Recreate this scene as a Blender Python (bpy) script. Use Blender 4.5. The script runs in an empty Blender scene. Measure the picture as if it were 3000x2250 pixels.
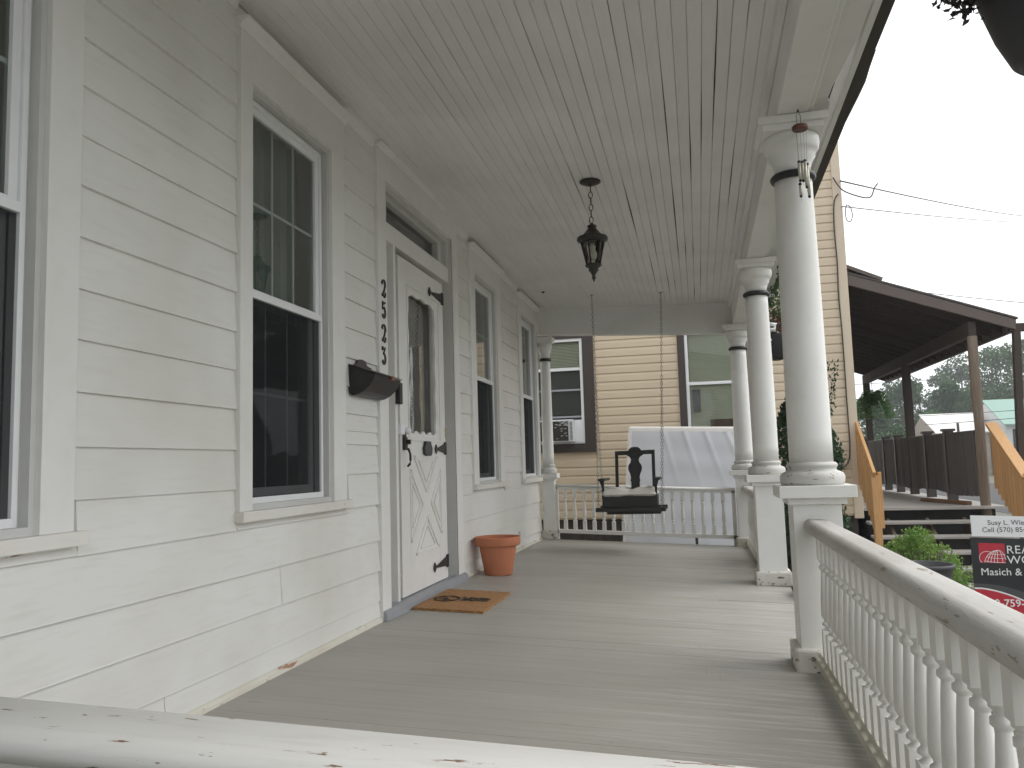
import bpy, math, random
from mathutils import Matrix, Vector
random.seed(7)
SC = bpy.context.scene
COL = SC.collection
R = math.radians
K = 0.045                      # the porch falls outwards by this much per metre
CZ = 0.855

# ------------------------------------------------------------------ camera
cd = bpy.data.cameras.new('camera')
cam = bpy.data.objects.new('camera', cd); COL.objects.link(cam)
cd.sensor_width = 36.0; cd.lens = 28.896; cd.clip_start = 0.02; cd.clip_end = 2000
rows = ((0.97490464, 0.22067212, -0.02940684), (0.05006046, -0.08859293, 0.99480915), (-0.21692141, 0.97131617, 0.09741661))
m = Matrix((( rows[0][0], rows[1][0], -rows[2][0], 1.8),
            ( rows[0][1], rows[1][1], -rows[2][1], 0.0),
            ( rows[0][2], rows[1][2], -rows[2][2], CZ),
            (0, 0, 0, 1)))
cam.matrix_world = m
SC.camera = cam

# ------------------------------------------------------------------ sky, sun, exposure
w = bpy.data.worlds.new('World'); SC.world = w; w.use_nodes = True
nt = w.node_tree; nt.nodes.clear()
out = nt.nodes.new('ShaderNodeOutputWorld'); bg = nt.nodes.new('ShaderNodeBackground')
sky = nt.nodes.new('ShaderNodeTexSky'); sky.sky_type = 'NISHITA'; sky.sun_disc = False
SUN_EL, SUN_AZ = 52, 75        # azimuth from +y towards +x
sky.sun_elevation = R(SUN_EL); sky.sun_rotation = R(SUN_AZ); sky.air_density = 1.0; sky.dust_density = 6.0
hs = nt.nodes.new('ShaderNodeHueSaturation'); hs.inputs['Saturation'].default_value = 0.12
mix = nt.nodes.new('ShaderNodeMix'); mix.data_type = 'RGBA'
mix.inputs['Factor'].default_value = 0.72
mix.inputs['B'].default_value = (10.6, 10.9, 11.2, 1)       # overcast veil over the clear-sky model
nt.links.new(sky.outputs[0], hs.inputs['Color']); nt.links.new(hs.outputs[0], mix.inputs['A'])
nt.links.new(mix.outputs['Result'], bg.inputs['Color']); bg.inputs['Strength'].default_value = 0.15
nt.links.new(bg.outputs[0], out.inputs['Surface'])
sd = bpy.data.lights.new('sun', 'SUN'); sd.energy = 1.15; sd.angle = R(40); sd.color = (1.0, 0.96, 0.9)
so = bpy.data.objects.new('sun', sd); COL.objects.link(so)
so.rotation_euler = (R(90 - SUN_EL), 0, R(180 - SUN_AZ))
SC.view_settings.view_transform = 'Standard'; SC.view_settings.look = 'None'
SC.view_settings.gamma = 1; SC.view_settings.use_curve_mapping = False
SC.view_settings.exposure = 0.16
SC.cycles.max_bounces = 12; SC.cycles.diffuse_bounces = 8; SC.cycles.transparent_max_bounces = 16
SC.cycles.use_denoising = True

# ------------------------------------------------------------------ mesh helpers
class MB:
    def __init__(s): s.v = []; s.f = []; s.sm = []
    def face(s, idx, sm=False): s.f.append(tuple(idx)); s.sm.append(sm)
    def hexa(s, p):            # 8 points, bottom loop then top loop
        n = len(s.v); s.v += [tuple(q) for q in p]
        for a in ((3,2,1,0),(4,5,6,7),(0,1,5,4),(1,2,6,5),(2,3,7,6),(3,0,4,7)): s.face([n+i for i in a])
        return s
    def box(s, x0, x1, y0, y1, z0, z1, k=0.0, ky=0.0):   # k: fall in z per x
        g = lambda x, y, z: (x, y, z - k*x - ky*y)
        return s.hexa([g(x0,y0,z0),g(x1,y0,z0),g(x1,y1,z0),g(x0,y1,z0),g(x0,y0,z1),g(x1,y0,z1),g(x1,y1,z1),g(x0,y1,z1)])
    def prism(s, prof, a, b, axis='y'):   # closed 2D profile swept along an axis
        n = len(s.v); L = len(prof)
        for t in (a, b):
            for (p, q) in prof:
                s.v.append((p, t, q) if axis == 'y' else (t, p, q) if axis == 'x' else (p, q, t))
        s.face([n+i for i in range(L)][::-1]); s.face([n+L+i for i in range(L)])
        for i in range(L): j = (i+1) % L; s.face((n+i, n+j, n+L+j, n+L+i))
        return s
    def lathe(s, prof, cx, cy, seg=24, cap=True, z0=0.0):
        n = len(s.v); L = len(prof)
        for (r, z) in prof:
            for i in range(seg):
                a = 2*math.pi*i/seg; s.v.append((cx+r*math.cos(a), cy+r*math.sin(a), z0+z))
        for j in range(L-1):
            for i in range(seg):
                k = (i+1) % seg; s.face((n+j*seg+i, n+j*seg+k, n+(j+1)*seg+k, n+(j+1)*seg+i), True)
        if cap:
            s.face([n+i for i in range(seg)][::-1]); s.face([n+(L-1)*seg+i for i in range(seg)])
        return s
    def tube(s, pts, r, seg=6, closed=False):
        P = [Vector(p) for p in pts]; n = len(s.v); N = len(P)
        rr = r if isinstance(r, (list, tuple)) else [r]*N
        for i, p in enumerate(P):
            if closed: d = P[(i+1) % N] - P[i-1]
            else: d = P[min(i+1, N-1)] - P[max(i-1, 0)]
            d.normalize()
            u = d.cross(Vector((0,0,1)) if abs(d.z) < .95 else Vector((1,0,0))).normalized(); v = d.cross(u)
            for k in range(seg):
                a = 2*math.pi*k/seg; q = p + (u*math.cos(a) + v*math.sin(a))*rr[i]; s.v.append(tuple(q))
        for i in range(N if closed else N-1):
            j = (i+1) % N
            for k in range(seg):
                l = (k+1) % seg; s.face((n+i*seg+k, n+i*seg+l, n+j*seg+l, n+j*seg+k), True)
        if not closed:
            s.face([n+k for k in range(seg)][::-1]); s.face([n+(N-1)*seg+k for k in range(seg)])
        return s
    def bar(s, a, b, wd, th, up=(0,0,1)):   # square bar from a to b
        a, b = Vector(a), Vector(b); d = (b-a).normalized(); u = d.cross(Vector(up)).normalized()*wd/2; v = u.cross(d).normalized()*th/2
        return s.hexa([a-u-v, a+u-v, b+u-v, b-u-v, a-u+v, a+u+v, b+u+v, b-u+v])
    def quad(s, a, b, c, d, sm=False):
        n = len(s.v); s.v += [tuple(a), tuple(b), tuple(c), tuple(d)]; s.face((n, n+1, n+2, n+3), sm); return s
    def ball(s, c, r, seg=8, ring=6, sc=(1,1,1)):
        n = len(s.v)
        for j in range(ring+1):
            t = math.pi*j/ring
            for i in range(seg):
                a = 2*math.pi*i/seg
                s.v.append((c[0]+r*sc[0]*math.sin(t)*math.cos(a), c[1]+r*sc[1]*math.sin(t)*math.sin(a), c[2]+r*sc[2]*math.cos(t)))
        for j in range(ring):
            for i in range(seg):
                k = (i+1) % seg; s.face((n+j*seg+i, n+(j+1)*seg+i, n+(j+1)*seg+k, n+j*seg+k), True)
        return s
    def mesh(s, name):
        me = bpy.data.meshes.new(name); me.from_pydata(s.v, [], s.f)
        me.polygons.foreach_set('use_smooth', s.sm); me.validate(); me.update(); return me
    def build(s, name, mat, parent=None, bevel=0.0, label=None, kind=None):
        o = bpy.data.objects.new(name, s.mesh(name)); COL.objects.link(o)
        if mat: o.data.materials.append(mat)
        if parent: o.parent = parent; o.matrix_parent_inverse = parent_world(parent).inverted()
        if bevel:
            b = o.modifiers.new('bevel', 'BEVEL'); b.width = bevel; b.segments = 2; b.limit_method = 'ANGLE'; b.angle_limit = R(40)
        if label: o['label'] = label
        if kind: o['kind'] = kind
        return o
def parent_world(o):
    mt = Matrix.Translation(o.location) @ o.rotation_euler.to_matrix().to_4x4()
    if o.parent: mt = parent_world(o.parent) @ o.matrix_parent_inverse @ mt
    return mt
def tag(o, label, cat, group=None):
    o['label'] = label; o['category'] = cat
    if group: o['group'] = group
    return o
def thing(name, loc, label, cat, group=None):
    o = bpy.data.objects.new(name, None); COL.objects.link(o); o.location = loc; o.empty_display_size = .1
    return tag(o, label, cat, group)
def part(name, parent):        # a part that itself has sub-parts
    o = bpy.data.objects.new(name, None); COL.objects.link(o); o.parent = parent
    o.matrix_parent_inverse = parent_world(parent).inverted(); return o
def copy_tree(o, parent=None, dx=(0,0,0)):
    c = o.copy(); COL.objects.link(c)
    if parent: c.parent = parent
    else: c.location = Vector(o.location) + Vector(dx)
    for ch in o.children: copy_tree(ch, c)
    return c

# ------------------------------------------------------------------ materials
def nodes(name):
    mt = bpy.data.materials.new(name); mt.use_nodes = True; t = mt.node_tree
    return mt, t, t.nodes['Principled BSDF']
def N(t, kind, **kw):
    n = t.nodes.new(kind)
    for k, v in kw.items():
        if k in n.inputs: n.inputs[k].default_value = v
        else: setattr(n, k, v)
    return n
def coord(t, scale):
    tc = N(t, 'ShaderNodeTexCoord'); mp = N(t, 'ShaderNodeMapping'); mp.inputs['Scale'].default_value = scale
    t.links.new(tc.outputs['Object'], mp.inputs['Vector']); return mp.outputs[0]
def noise(t, scale, sc=1.0, detail=4.0, rough=.55):
    n = N(t, 'ShaderNodeTexNoise'); n.inputs['Scale'].default_value = sc; n.inputs['Detail'].default_value = detail; n.inputs['Roughness'].default_value = rough
    t.links.new(coord(t, scale), n.inputs['Vector']); return n.outputs['Fac']
def ramp(t, fac, lo, hi):
    r = N(t, 'ShaderNodeMapRange'); r.inputs['From Min'].default_value = lo; r.inputs['From Max'].default_value = hi; r.clamp = True
    t.links.new(fac, r.inputs['Value']); return r.outputs[0]
def mixc(t, fac, a, b):
    x = N(t, 'ShaderNodeMix'); x.data_type = 'RGBA'
    for s, v in (('A', a), ('B', b)):
        if isinstance(v, tuple): x.inputs[s].default_value = (*v, 1)
        else: t.links.new(v, x.inputs[s])
    if isinstance(fac, float): x.inputs['Factor'].default_value = fac
    else: t.links.new(fac, x.inputs['Factor'])
    return x.outputs['Result']
def mul(t, a, b):
    x = N(t, 'ShaderNodeMath'); x.operation = 'MULTIPLY'
    for i, v in enumerate((a, b)):
        if isinstance(v, float): x.inputs[i].default_value = v
        else: t.links.new(v, x.inputs[i])
    return x.outputs[0]
def rnd(t, c, amt):            # each object a shade of its own
    oi = N(t, 'ShaderNodeObjectInfo'); r = N(t, 'ShaderNodeMapRange'); r.inputs['To Min'].default_value = 1-amt; r.inputs['To Max'].default_value = 1+amt
    t.links.new(oi.outputs['Random'], r.inputs['Value'])
    x = N(t, 'ShaderNodeVectorMath'); x.operation = 'SCALE'
    t.links.new(c, x.inputs[0]); t.links.new(r.outputs[0], x.inputs['Scale']); return x.outputs[0]
def bump(t, p, h, strength, dist=.01):
    b = N(t, 'ShaderNodeBump'); b.inputs['Strength'].default_value = strength; b.inputs['Distance'].default_value = dist
    t.links.new(h, b.inputs['Height']); t.links.new(b.outputs[0], p.inputs['Normal'])
def paint(name, col, dirt, rough=.5, grain=(1,1,1), amt=.35, peel=None, peel_lo=.66, peel_scale=(9,9,9), var=.03, bmp=.12, spec=.4):
    mt, t, p = nodes(name)
    big = ramp(t, noise(t, (1.3,1.3,1.3), 1.0, 3), .42, .75)
    c = mixc(t, mul(t, big, amt), col, dirt)
    gr = noise(t, grain, 14.0, 5, .6)
    c = mixc(t, mul(t, ramp(t, gr, .5, .8), amt*.6), c, dirt)
    if peel:
        pn = ramp(t, noise(t, peel_scale, 1.0, 6, .62), peel_lo, peel_lo+.025)
        c = mixc(t, pn, c, peel)
    if var: c = rnd(t, c, var)
    t.links.new(c, p.inputs['Base Color']); p.inputs['Roughness'].default_value = rough; p.inputs['Specular IOR Level'].default_value = spec
    bump(t, p, gr, bmp, .004)
    return mt
def plain(name, col, rough=.5, metal=0.0, spot=None, amt=.5, sc=8.0, bmp=.1, var=0.0, grain=(1,1,1), spec=.5):
    mt, t, p = nodes(name)
    n = noise(t, grain, sc, 5)
    c = mixc(t, mul(t, ramp(t, n, .35, .75), amt), col, spot or tuple(x*.6 for x in col))
    if var: c = rnd(t, c, var)
    t.links.new(c, p.inputs['Base Color']); p.inputs['Roughness'].default_value = rough; p.inputs['Metallic'].default_value = metal
    p.inputs['Specular IOR Level'].default_value = spec
    bump(t, p, n, bmp, .005); return mt
def glass(name, tint, refl=.5, rough=.0, wobble=0.0, gain=1.7):
    mt = bpy.data.materials.new(name); mt.use_nodes = True; t = mt.node_tree; t.nodes.clear()
    o = N(t, 'ShaderNodeOutputMaterial'); tr = N(t, 'ShaderNodeBsdfTransparent'); gl = N(t, 'ShaderNodeBsdfGlossy')
    tr.inputs['Color'].default_value = (*tint, 1); gl.inputs['Roughness'].default_value = rough
    fr = N(t, 'ShaderNodeFresnel'); fr.inputs['IOR'].default_value = 1.45
    ad = N(t, 'ShaderNodeMath'); ad.operation = 'MULTIPLY_ADD'; ad.use_clamp = True
    ad.inputs[1].default_value = gain; ad.inputs[2].default_value = refl*.1
    t.links.new(fr.outputs[0], ad.inputs[0])
    mx = N(t, 'ShaderNodeMixShader'); t.links.new(ad.outputs[0], mx.inputs[0]); t.links.new(tr.outputs[0], mx.inputs[1]); t.links.new(gl.outputs[0], mx.inputs[2])
    t.links.new(mx.outputs[0], o.inputs['Surface'])
    if wobble:
        b = N(t, 'ShaderNodeBump'); b.inputs['Strength'].default_value = wobble; b.inputs['Distance'].default_value = .01
        t.links.new(noise(t, (3,3,3), 1.5, 1), b.inputs['Height']); t.links.new(b.outputs[0], gl.inputs['Normal'])
    return mt
def mesh_screen(name, col, see):
    mt = bpy.data.materials.new(name); mt.use_nodes = True; t = mt.node_tree; t.nodes.clear()
    o = N(t, 'ShaderNodeOutputMaterial'); tr = N(t, 'ShaderNodeBsdfTransparent'); df = N(t, 'ShaderNodeBsdfDiffuse'); df.inputs['Color'].default_value = (*col, 1)
    mx = N(t, 'ShaderNodeMixShader'); mx.inputs[0].default_value = 1-see
    t.links.new(tr.outputs[0], mx.inputs[1]); t.links.new(df.outputs[0], mx.inputs[2]); t.links.new(mx.outputs[0], o.inputs['Surface']); return mt
def leafmat(name, a, b, sc=3.0):
    mt, t, p = nodes(name)
    c = mixc(t, ramp(t, noise(t, (1,1,1), sc, 3), .35, .68), a, b)
    t.links.new(rnd(t, c, .08), p.inputs['Base Color']); p.inputs['Roughness'].default_value = .55
    tl = N(t, 'ShaderNodeBsdfTranslucent'); t.links.new(c, tl.inputs['Color'])
    mx = N(t, 'ShaderNodeMixShader'); mx.inputs[0].default_value = .3
    o = t.nodes['Material Output']; t.links.new(p.outputs[0], mx.inputs[1]); t.links.new(tl.outputs[0], mx.inputs[2]); t.links.new(mx.outputs[0], o.inputs['Surface'])
    return mt

M = {}
M['siding'] = paint('siding_paint', (.758,.752,.724), (.57,.55,.475), .5, (.35,.35,3), .55, var=.025)
M['trim'] = paint('trim_paint', (.785,.778,.752), (.55,.53,.47), .45, (1,1,1), .3, var=.02)
M['ceil'] = paint('ceiling_paint', (.785,.777,.762), (.56,.55,.525), .55, (3,.25,3), .45, peel=(.16,.15,.14), peel_lo=.775, peel_scale=(40,2.2,40), var=.02)
M['worn'] = paint('worn_rail_paint', (.56,.555,.53), (.38,.365,.33), .55, (.6,4,4), .7, peel=(.17,.10,.065), peel_lo=.612, peel_scale=(13,55,55), bmp=.3)
M['worny'] = paint('worn_front_rail_paint', (.56,.545,.52), (.36,.335,.30), .6, (5,.5,5), .9, peel=(.32,.27,.23), peel_lo=.622, peel_scale=(34,7,34), bmp=.35)
M['weathered'] = paint('weathered_bottom_rail_paint', (.60,.575,.50), (.34,.31,.23), .6, (4,.5,4), .9, peel=(.22,.17,.12), peel_lo=.68, peel_scale=(30,6,30), bmp=.3)
M['flaking'] = paint('flaking_plinth_paint', (.70,.68,.63), (.42,.37,.29), .55, (1,1,4), .7, peel=(.16,.11,.075), peel_lo=.585, peel_scale=(16,16,30), bmp=.3)
M['base'] = paint('peeling_moulding_paint', (.68,.66,.58), (.45,.38,.28), .55, (3,1,3), .5, peel=(.36,.20,.12), peel_lo=.60, peel_scale=(30,5,30))
M['sill'] = paint('sill_paint', (.75,.735,.69), (.55,.50,.40), .5, (3,1,3), .45, peel=(.33,.22,.15), peel_lo=.68, peel_scale=(24,5,24))
M['vinyl'] = plain('white_vinyl', (.80,.81,.82), .35, amt=.12, bmp=.02)
M['jamb'] = paint('shaded_jamb_paint', (.60,.60,.58), (.45,.44,.42), .5)  # trim white greyed, the dimmer light on the jambs put into the colour
M['black'] = plain('black_iron', (.018,.018,.017), .5, amt=.4, spot=(.04,.035,.03))
M['bronze'] = plain('dark_bronze_metal', (.022,.020,.016), .42, amt=.5, spot=(.045,.036,.024))
M['mailbox'] = plain('mailbox_enamel', (.013,.012,.011), .38, amt=.4, spot=(.022,.020,.018))
M['band'] = plain('black_band_paint', (.015,.017,.016), .4, amt=.3)
M['dark'] = plain('dark_room', (.035,.037,.035), .9, bmp=0)  # near-black colour stands in for the darkness of unlit spaces
M['glass'] = glass('window_glass', (.78,.84,.80), .55)
M['nglass'] = glass('plain_glass', (.90,.92,.88), 0.0, gain=.8)
M['doorglass'] = glass('old_door_glass', (.62,.63,.60), 1.1, wobble=.05)
M['screen'] = mesh_screen('insect_screen', (.030,.032,.034), .30)
M['curtain'] = plain('sheer_curtain', (.34,.38,.35), .9, amt=.2, sc=3, bmp=.05)
M['reflection_grey'] = plain('pane_reflection_grey', (.12,.13,.13), .9, amt=.3, sc=3)  # mid-grey set behind the panes in place of their reflection

def floormat():
    mt, t, p = nodes('grey_porch_floor_paint')
    c = mixc(t, ramp(t, noise(t, (1.1,2.2,1), 1.0, 4), .4, .7), (.334,.322,.290), (.384,.373,.343))
    st = noise(t, (1.1,26,1), 1.0, 6, .65)
    c = mixc(t, mul(t, ramp(t, st, .52, .75), .26), c, (.27,.25,.22))
    sep = N(t, 'ShaderNodeSeparateXYZ'); tc = N(t, 'ShaderNodeTexCoord'); t.links.new(tc.outputs['Object'], sep.inputs[0])
    ed = ramp(t, sep.outputs[0], 1.0, 2.4)
    w2 = ramp(t, noise(t, (1.6,34,1), 1.0, 6, .7), .52, .58)
    c = mixc(t, mul(t, mul(t, w2, ed), .8), c, (.50,.50,.49))
    pl_ = ramp(t, noise(t, (5,45,1), 1.0, 5, .7), .685, .70)
    c = mixc(t, mul(t, pl_, .85), c, (.10,.075,.06))
    lf = ramp(t, noise(t, (26,34,1), 1.0, 3, .5), .745, .76)
    c = mixc(t, mul(t, lf, .8), c, (.09,.06,.04))
    t.links.new(rnd(t, c, .018), p.inputs['Base Color'])
    rr = N(t, 'ShaderNodeMapRange'); rr.inputs['To Min'].default_value = .33; rr.inputs['To Max'].default_value = .6
    t.links.new(st, rr.inputs['Value']); t.links.new(rr.outputs[0], p.inputs['Roughness'])
    bump(t, p, st, .35, .004); return mt
M['floor'] = floormat()
M['vsiding'] = paint('beige_vinyl_siding', (.60,.495,.36), (.48,.39,.30), .45, (.4,3,3), .25, var=.02)
M['vcorner'] = paint('beige_corner_post', (.62,.52,.40), (.5,.4,.3), .45, amt=.2)
M['brown'] = plain('dark_brown_trim', (.055,.043,.038), .5, amt=.4)
M['stone'] = plain('dark_foundation_stone', (.07,.058,.05), .9, sc=9, amt=.9, spot=(.02,.018,.016), bmp=.8)
M['blind'] = plain('pale_green_blind', (.60,.635,.53), .55, amt=.15)
M['deckgrey'] = plain('weathered_deck_board', (.42,.395,.37), .8, grain=(.4,6,6), sc=10, amt=.6, var=.1)
M['pine'] = plain('new_orange_lumber', (.56,.32,.13), .6, grain=(5,5,.5), sc=9, amt=.6, spot=(.40,.20,.08), var=.08)
M['oldwood'] = plain('weathered_brown_post', (.20,.155,.115), .8, grain=(6,6,.4), sc=9, amt=.7, spot=(.09,.065,.045))
M['roofwood'] = plain('dark_rafter_wood', (.055,.040,.031), .85, grain=(1,5,5), sc=8, amt=.7, var=.15)
M['fascia'] = plain('brown_fascia_paint', (.115,.088,.076), .6, grain=(.5,5,5), sc=6, amt=.35)
M['shade'] = plain('charcoal_reed', (.10,.096,.092), .9, grain=(1,1,4), sc=5, amt=.6, spot=(.11,.107,.105), bmp=.4, var=.2)
M['shingle'] = plain('dark_shingle', (.09,.08,.075), .9, sc=20, amt=.6)
M['terra'] = plain('terracotta', (.50,.185,.095), .75, amt=.5, spot=(.38,.125,.06), sc=5, bmp=.1)
M['coir'] = plain('coir_fibre', (.36,.19,.075), .95, sc=60, amt=.8, spot=(.22,.105,.04), bmp=.8)
M['ink'] = plain('black_mat_print', (.03,.026,.02), .95, sc=60, amt=.8, spot=(.12,.08,.045), bmp=.5)
M['cushion'] = plain('off_white_cushion', (.68,.655,.60), .9, sc=6, amt=.25, bmp=.1)
M['swing'] = plain('black_swing_wood', (.017,.018,.018), .45, amt=.4, spot=(.03,.028,.026))
M['chain'] = plain('galvanised_chain', (.30,.30,.29), .45, metal=.7)
M['zinc'] = plain('grey_metal_sill', (.36,.37,.40), .5, metal=.2, amt=.3)
M['plasticpot'] = plain('dark_plastic_pot', (.030,.028,.032), .45, amt=.3)
M['bowl'] = plain('charcoal_planter', (.05,.05,.055), .55, amt=.3)
M['leaf_bright'] = leafmat('bright_shrub_leaf', (.13,.27,.045), (.30,.43,.10), 9)
M['leaf_dark'] = leafmat('dark_evergreen_leaf', (.018,.045,.018), (.04,.085,.03), 5)
M['leaf_fern'] = leafmat('fern_leaf', (.06,.18,.025), (.13,.29,.05), 5)
M['leaf_vine'] = leafmat('vine_leaf', (.03,.075,.022), (.07,.14,.04), 6)
M['leaf_tree'] = leafmat('tree_leaf', (.026,.068,.020), (.065,.135,.034), .6)
M['leaf_tree2'] = leafmat('far_tree_leaf', (.034,.078,.025), (.072,.138,.040), .5)
M['leaf_brown'] = leafmat('dry_flower_leaf', (.10,.04,.025), (.19,.08,.05), 8)
M['bark'] = plain('bark', (.09,.07,.055), .9)
M['fabric'] = plain('blue_grey_dust_cover', (.56,.565,.59), .9, sc=3, amt=.25, spot=(.49,.495,.52), bmp=.1)
M['tick'] = plain('white_ticking', (.74,.71,.68), .85, amt=.2)
M['white'] = plain('white_print', (.82,.84,.84), .4, amt=.05, bmp=0)
M['signblack'] = plain('sign_black', (.020,.021,.024), .35, amt=.2, bmp=0)
M['red'] = plain('sign_red', (.50,.022,.045), .4, amt=.15, spot=(.42,.018,.035), bmp=0)
M['charcoal'] = plain('sign_charcoal', (.07,.07,.075), .4, amt=.1, bmp=0)
M['inkgrey'] = plain('grey_lettering', (.10,.10,.12), .5, amt=.1, bmp=0)
M['chime'] = plain('chime_tube', (.58,.56,.47), .35, metal=.35, amt=.2)
M['cherry'] = plain('red_brown_wood', (.13,.045,.03), .5, amt=.5)
M['asphalt'] = plain('asphalt', (.055,.055,.055), .9, sc=30, amt=.4)
M['grass'] = plain('lawn', (.105,.108,.075), .95, sc=12, amt=.8, spot=(.17,.163,.14), bmp=.5)
M['bulb'] = plain('frosted_bulb', (.75,.73,.66), .3, amt=.05, bmp=0)
M['clear'] = glass('lantern_glass', (.95,.95,.90), .5)
M['acwhite'] = plain('air_conditioner_shell', (.66,.67,.70), .45, amt=.15)
M['acgrille'] = plain('black_torn_grille', (.025,.026,.022), .5, sc=7, grain=(1,1,1), amt=1.0, spot=(.02,.02,.02))
M['flake'] = plain('torn_foil', (.45,.46,.46), .4, amt=.3)
M['greenroof'] = plain('green_metal_roof', (.22,.36,.30), .5, amt=.15)
M['paleroof'] = plain('pale_metal_roof', (.72,.70,.66), .45, amt=.1)
M['whitewall'] = plain('pale_house_wall', (.58,.58,.57), .7, grain=(.2,.2,9), sc=3, amt=.3)
M['wire'] = plain('cable_sheath', (.035,.03,.03), .6)
M['lumber'] = plain('brown_lumber', (.16,.085,.04), .7, grain=(1,4,4), amt=.5)
M['interior'] = plain('porch_skirt', (.25,.25,.24), .8)

# ------------------------------------------------------------------ ground
g = MB(); g.quad((-150,-60,-.78),(400,-60,-.78),(400,500,-.78),(-150,500,-.78)); o = g.build('ground', M['grass']); o['kind'] = 'structure'
g = MB(); g.box(9.5,16,-60,400,-.79,-.772); o = g.build('road', M['asphalt']); o['kind'] = 'structure'
g = MB(); g.box(7.6,8.9,-60,200,-.79,-.755); o = g.build('pavement', plain('concrete', (.36,.35,.33), .9, sc=5)); o['kind'] = 'structure'

zc = lambda x, y: 2.80 - K*x - .022*(y-4.06)          # ceiling height
zb = lambda y: 2.445 - .024*(y-4.06)                  # underside of the beam
END = 9.38

# ------------------------------------------------------------------ white house
house = thing('white_house', (0,4.6,0), 'white clapboard house front with tall sash windows along the porch', 'house')
# openings: y0, y1, z0, z1
WIN = [(1.167,1.937,.72,2.50),(3.045,3.815,.72,2.50),(6.60,7.37,.72,2.48),(8.47,9.24,.72,2.46)]
DOOR = (4.57,5.92,.0,2.60)
core = MB()
ys = [0.55]
ops = [WIN[0],WIN[1],DOOR,WIN[2],WIN[3]]
for (a,b,z0,z1) in ops:
    core.box(-.22,-.004,ys[-1],a,-.7,3.3); core.box(-.22,-.004,a,b,-.7,z0); core.box(-.22,-.004,a,b,z1,3.3); ys.append(b)
core.box(-.22,-.004,ys[-1],END-.02,-.7,3.3)
core.box(-6,-.22,END-.2,END-.02,-.7,3.3); core.box(-6,-.22,.55,.73,-.7,3.3)
core.build('wall_core', M['trim'], house)
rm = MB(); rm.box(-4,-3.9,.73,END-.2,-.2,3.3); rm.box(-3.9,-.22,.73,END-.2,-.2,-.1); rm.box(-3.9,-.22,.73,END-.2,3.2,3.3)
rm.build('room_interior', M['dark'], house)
rf = MB(); rf.box(-6.2,-.004,.5,END,3.3,3.5); rf.build('upper_floor', M['trim'], house)

def clap(y0, y1, z0, z1, parent=house):
    j = random.uniform(-.0015,.0015); t = random.uniform(.015,.020); sl = random.uniform(-.002,.002)
    m_ = MB(); n = 4
    # lower edge proud, slightly wavy along the run
    pts = []
    L = max(1, int((y1-y0)/.6))
    prev = None
    for i in range(L+1):
        y = y0+(y1-y0)*i/L; dz = random.uniform(-.0012,.0012)+j+sl*(i/L-.5); dt = random.uniform(-.001,.001)
        ring = [(-.003,y,z0+dz),(t+dt,y,z0+dz),(t+dt-.0015,y,z0+dz+.004),(.004,y,z1+.008),(-.003,y,z1+.008)]
        n0 = len(m_.v); m_.v += ring
        if prev is None: m_.face([n0+q for q in range(5)])
        else:
            for q in range(5): r_ = (q+1) % 5; m_.face((prev+q, n0+q, n0+r_, prev+r_))
        prev = n0
    m_.face([prev+q for q in range(5)][::-1])
    m_.build('clapboard', M['siding'], parent)
low = [.03,.114,.282,.45]
rowsA = [.628,.79,.946,1.106,1.265,1.421,1.581,1.741,1.898,2.053,2.208,2.36,2.51,2.665,2.81]
rowsB = [.653,.83,.985,1.057,1.146,1.29,1.446,1.607,1.76,1.905,2.06,2.22,2.38,2.54,2.69,2.82]
rowsC = [.625,.79,.956,1.104,1.268,1.424,1.576,1.729,1.869,2.04,2.20,2.36,2.52,2.68,2.82]
rowsD = [.625,.78,.937,1.089,1.249,1.404,1.56,1.711,1.87,2.03,2.19,2.35,2.51,2.66,2.80]
lowR = [.03,.10,.271,.429]
for a, b in zip(low, low[1:]+[.628]):
    if a == .03: clap(.62,2.52,a,b); clap(2.523,4.435,a,b)
    elif a == .282: clap(.62,3.31,a,b); clap(3.313,4.435,a,b)
    else: clap(.62,4.435,a,b)
clap(.62,2.10,.628,.66); clap(2.10,2.949,.628,.79); clap(2.953,4.02,.629,.648)
for a, b in zip(rowsA, rowsA[1:]):
    if a > .7: clap(2.066,2.949,a,b)
for a, b in zip(rowsB, rowsB[1:]): clap(3.966 if a > .7 else 4.03,4.434,a,b)
for a, b in zip(lowR, lowR[1:]+[.625]): clap(6.092,9.355,a,b)
for a, b in zip(rowsC, rowsC[1:]): clap(6.092,6.449,a,b)
clap(7.56,8.29,.615,.78)
for a, b in zip(rowsD, rowsD[1:]):
    if a > .7: clap(7.532,8.329,a,b)
bm_ = MB(); prof = [(0.0,.0),(.03,-.001),(.028,.014),(.018,.026),(.006,.031),(0,.031)]
bm_.prism(prof, .62, 4.43, 'y'); bm_.build('base_moulding', M['base'], house)
bm_ = MB(); bm_.prism(prof, 6.2, 9.33, 'y'); bm_.build('base_moulding', M['base'], house)
for (a,b) in ((.6,2.0),(2.07,2.94),(3.97,4.42),(6.1,6.44),(7.54,8.32)):
    za, zb_ = zc(0,a), zc(0,b); cv = MB()
    cv.hexa([(0,a,za-.05),(.014,a,za-.05),(.014,b,zb_-.05),(0,b,zb_-.05),(0,a,za+.02),(.04,a,za+.02),(.04,b,zb_+.02),(0,b,zb_+.02)])
    cv.build('ceiling_moulding', M['ceil'], house)

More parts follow.
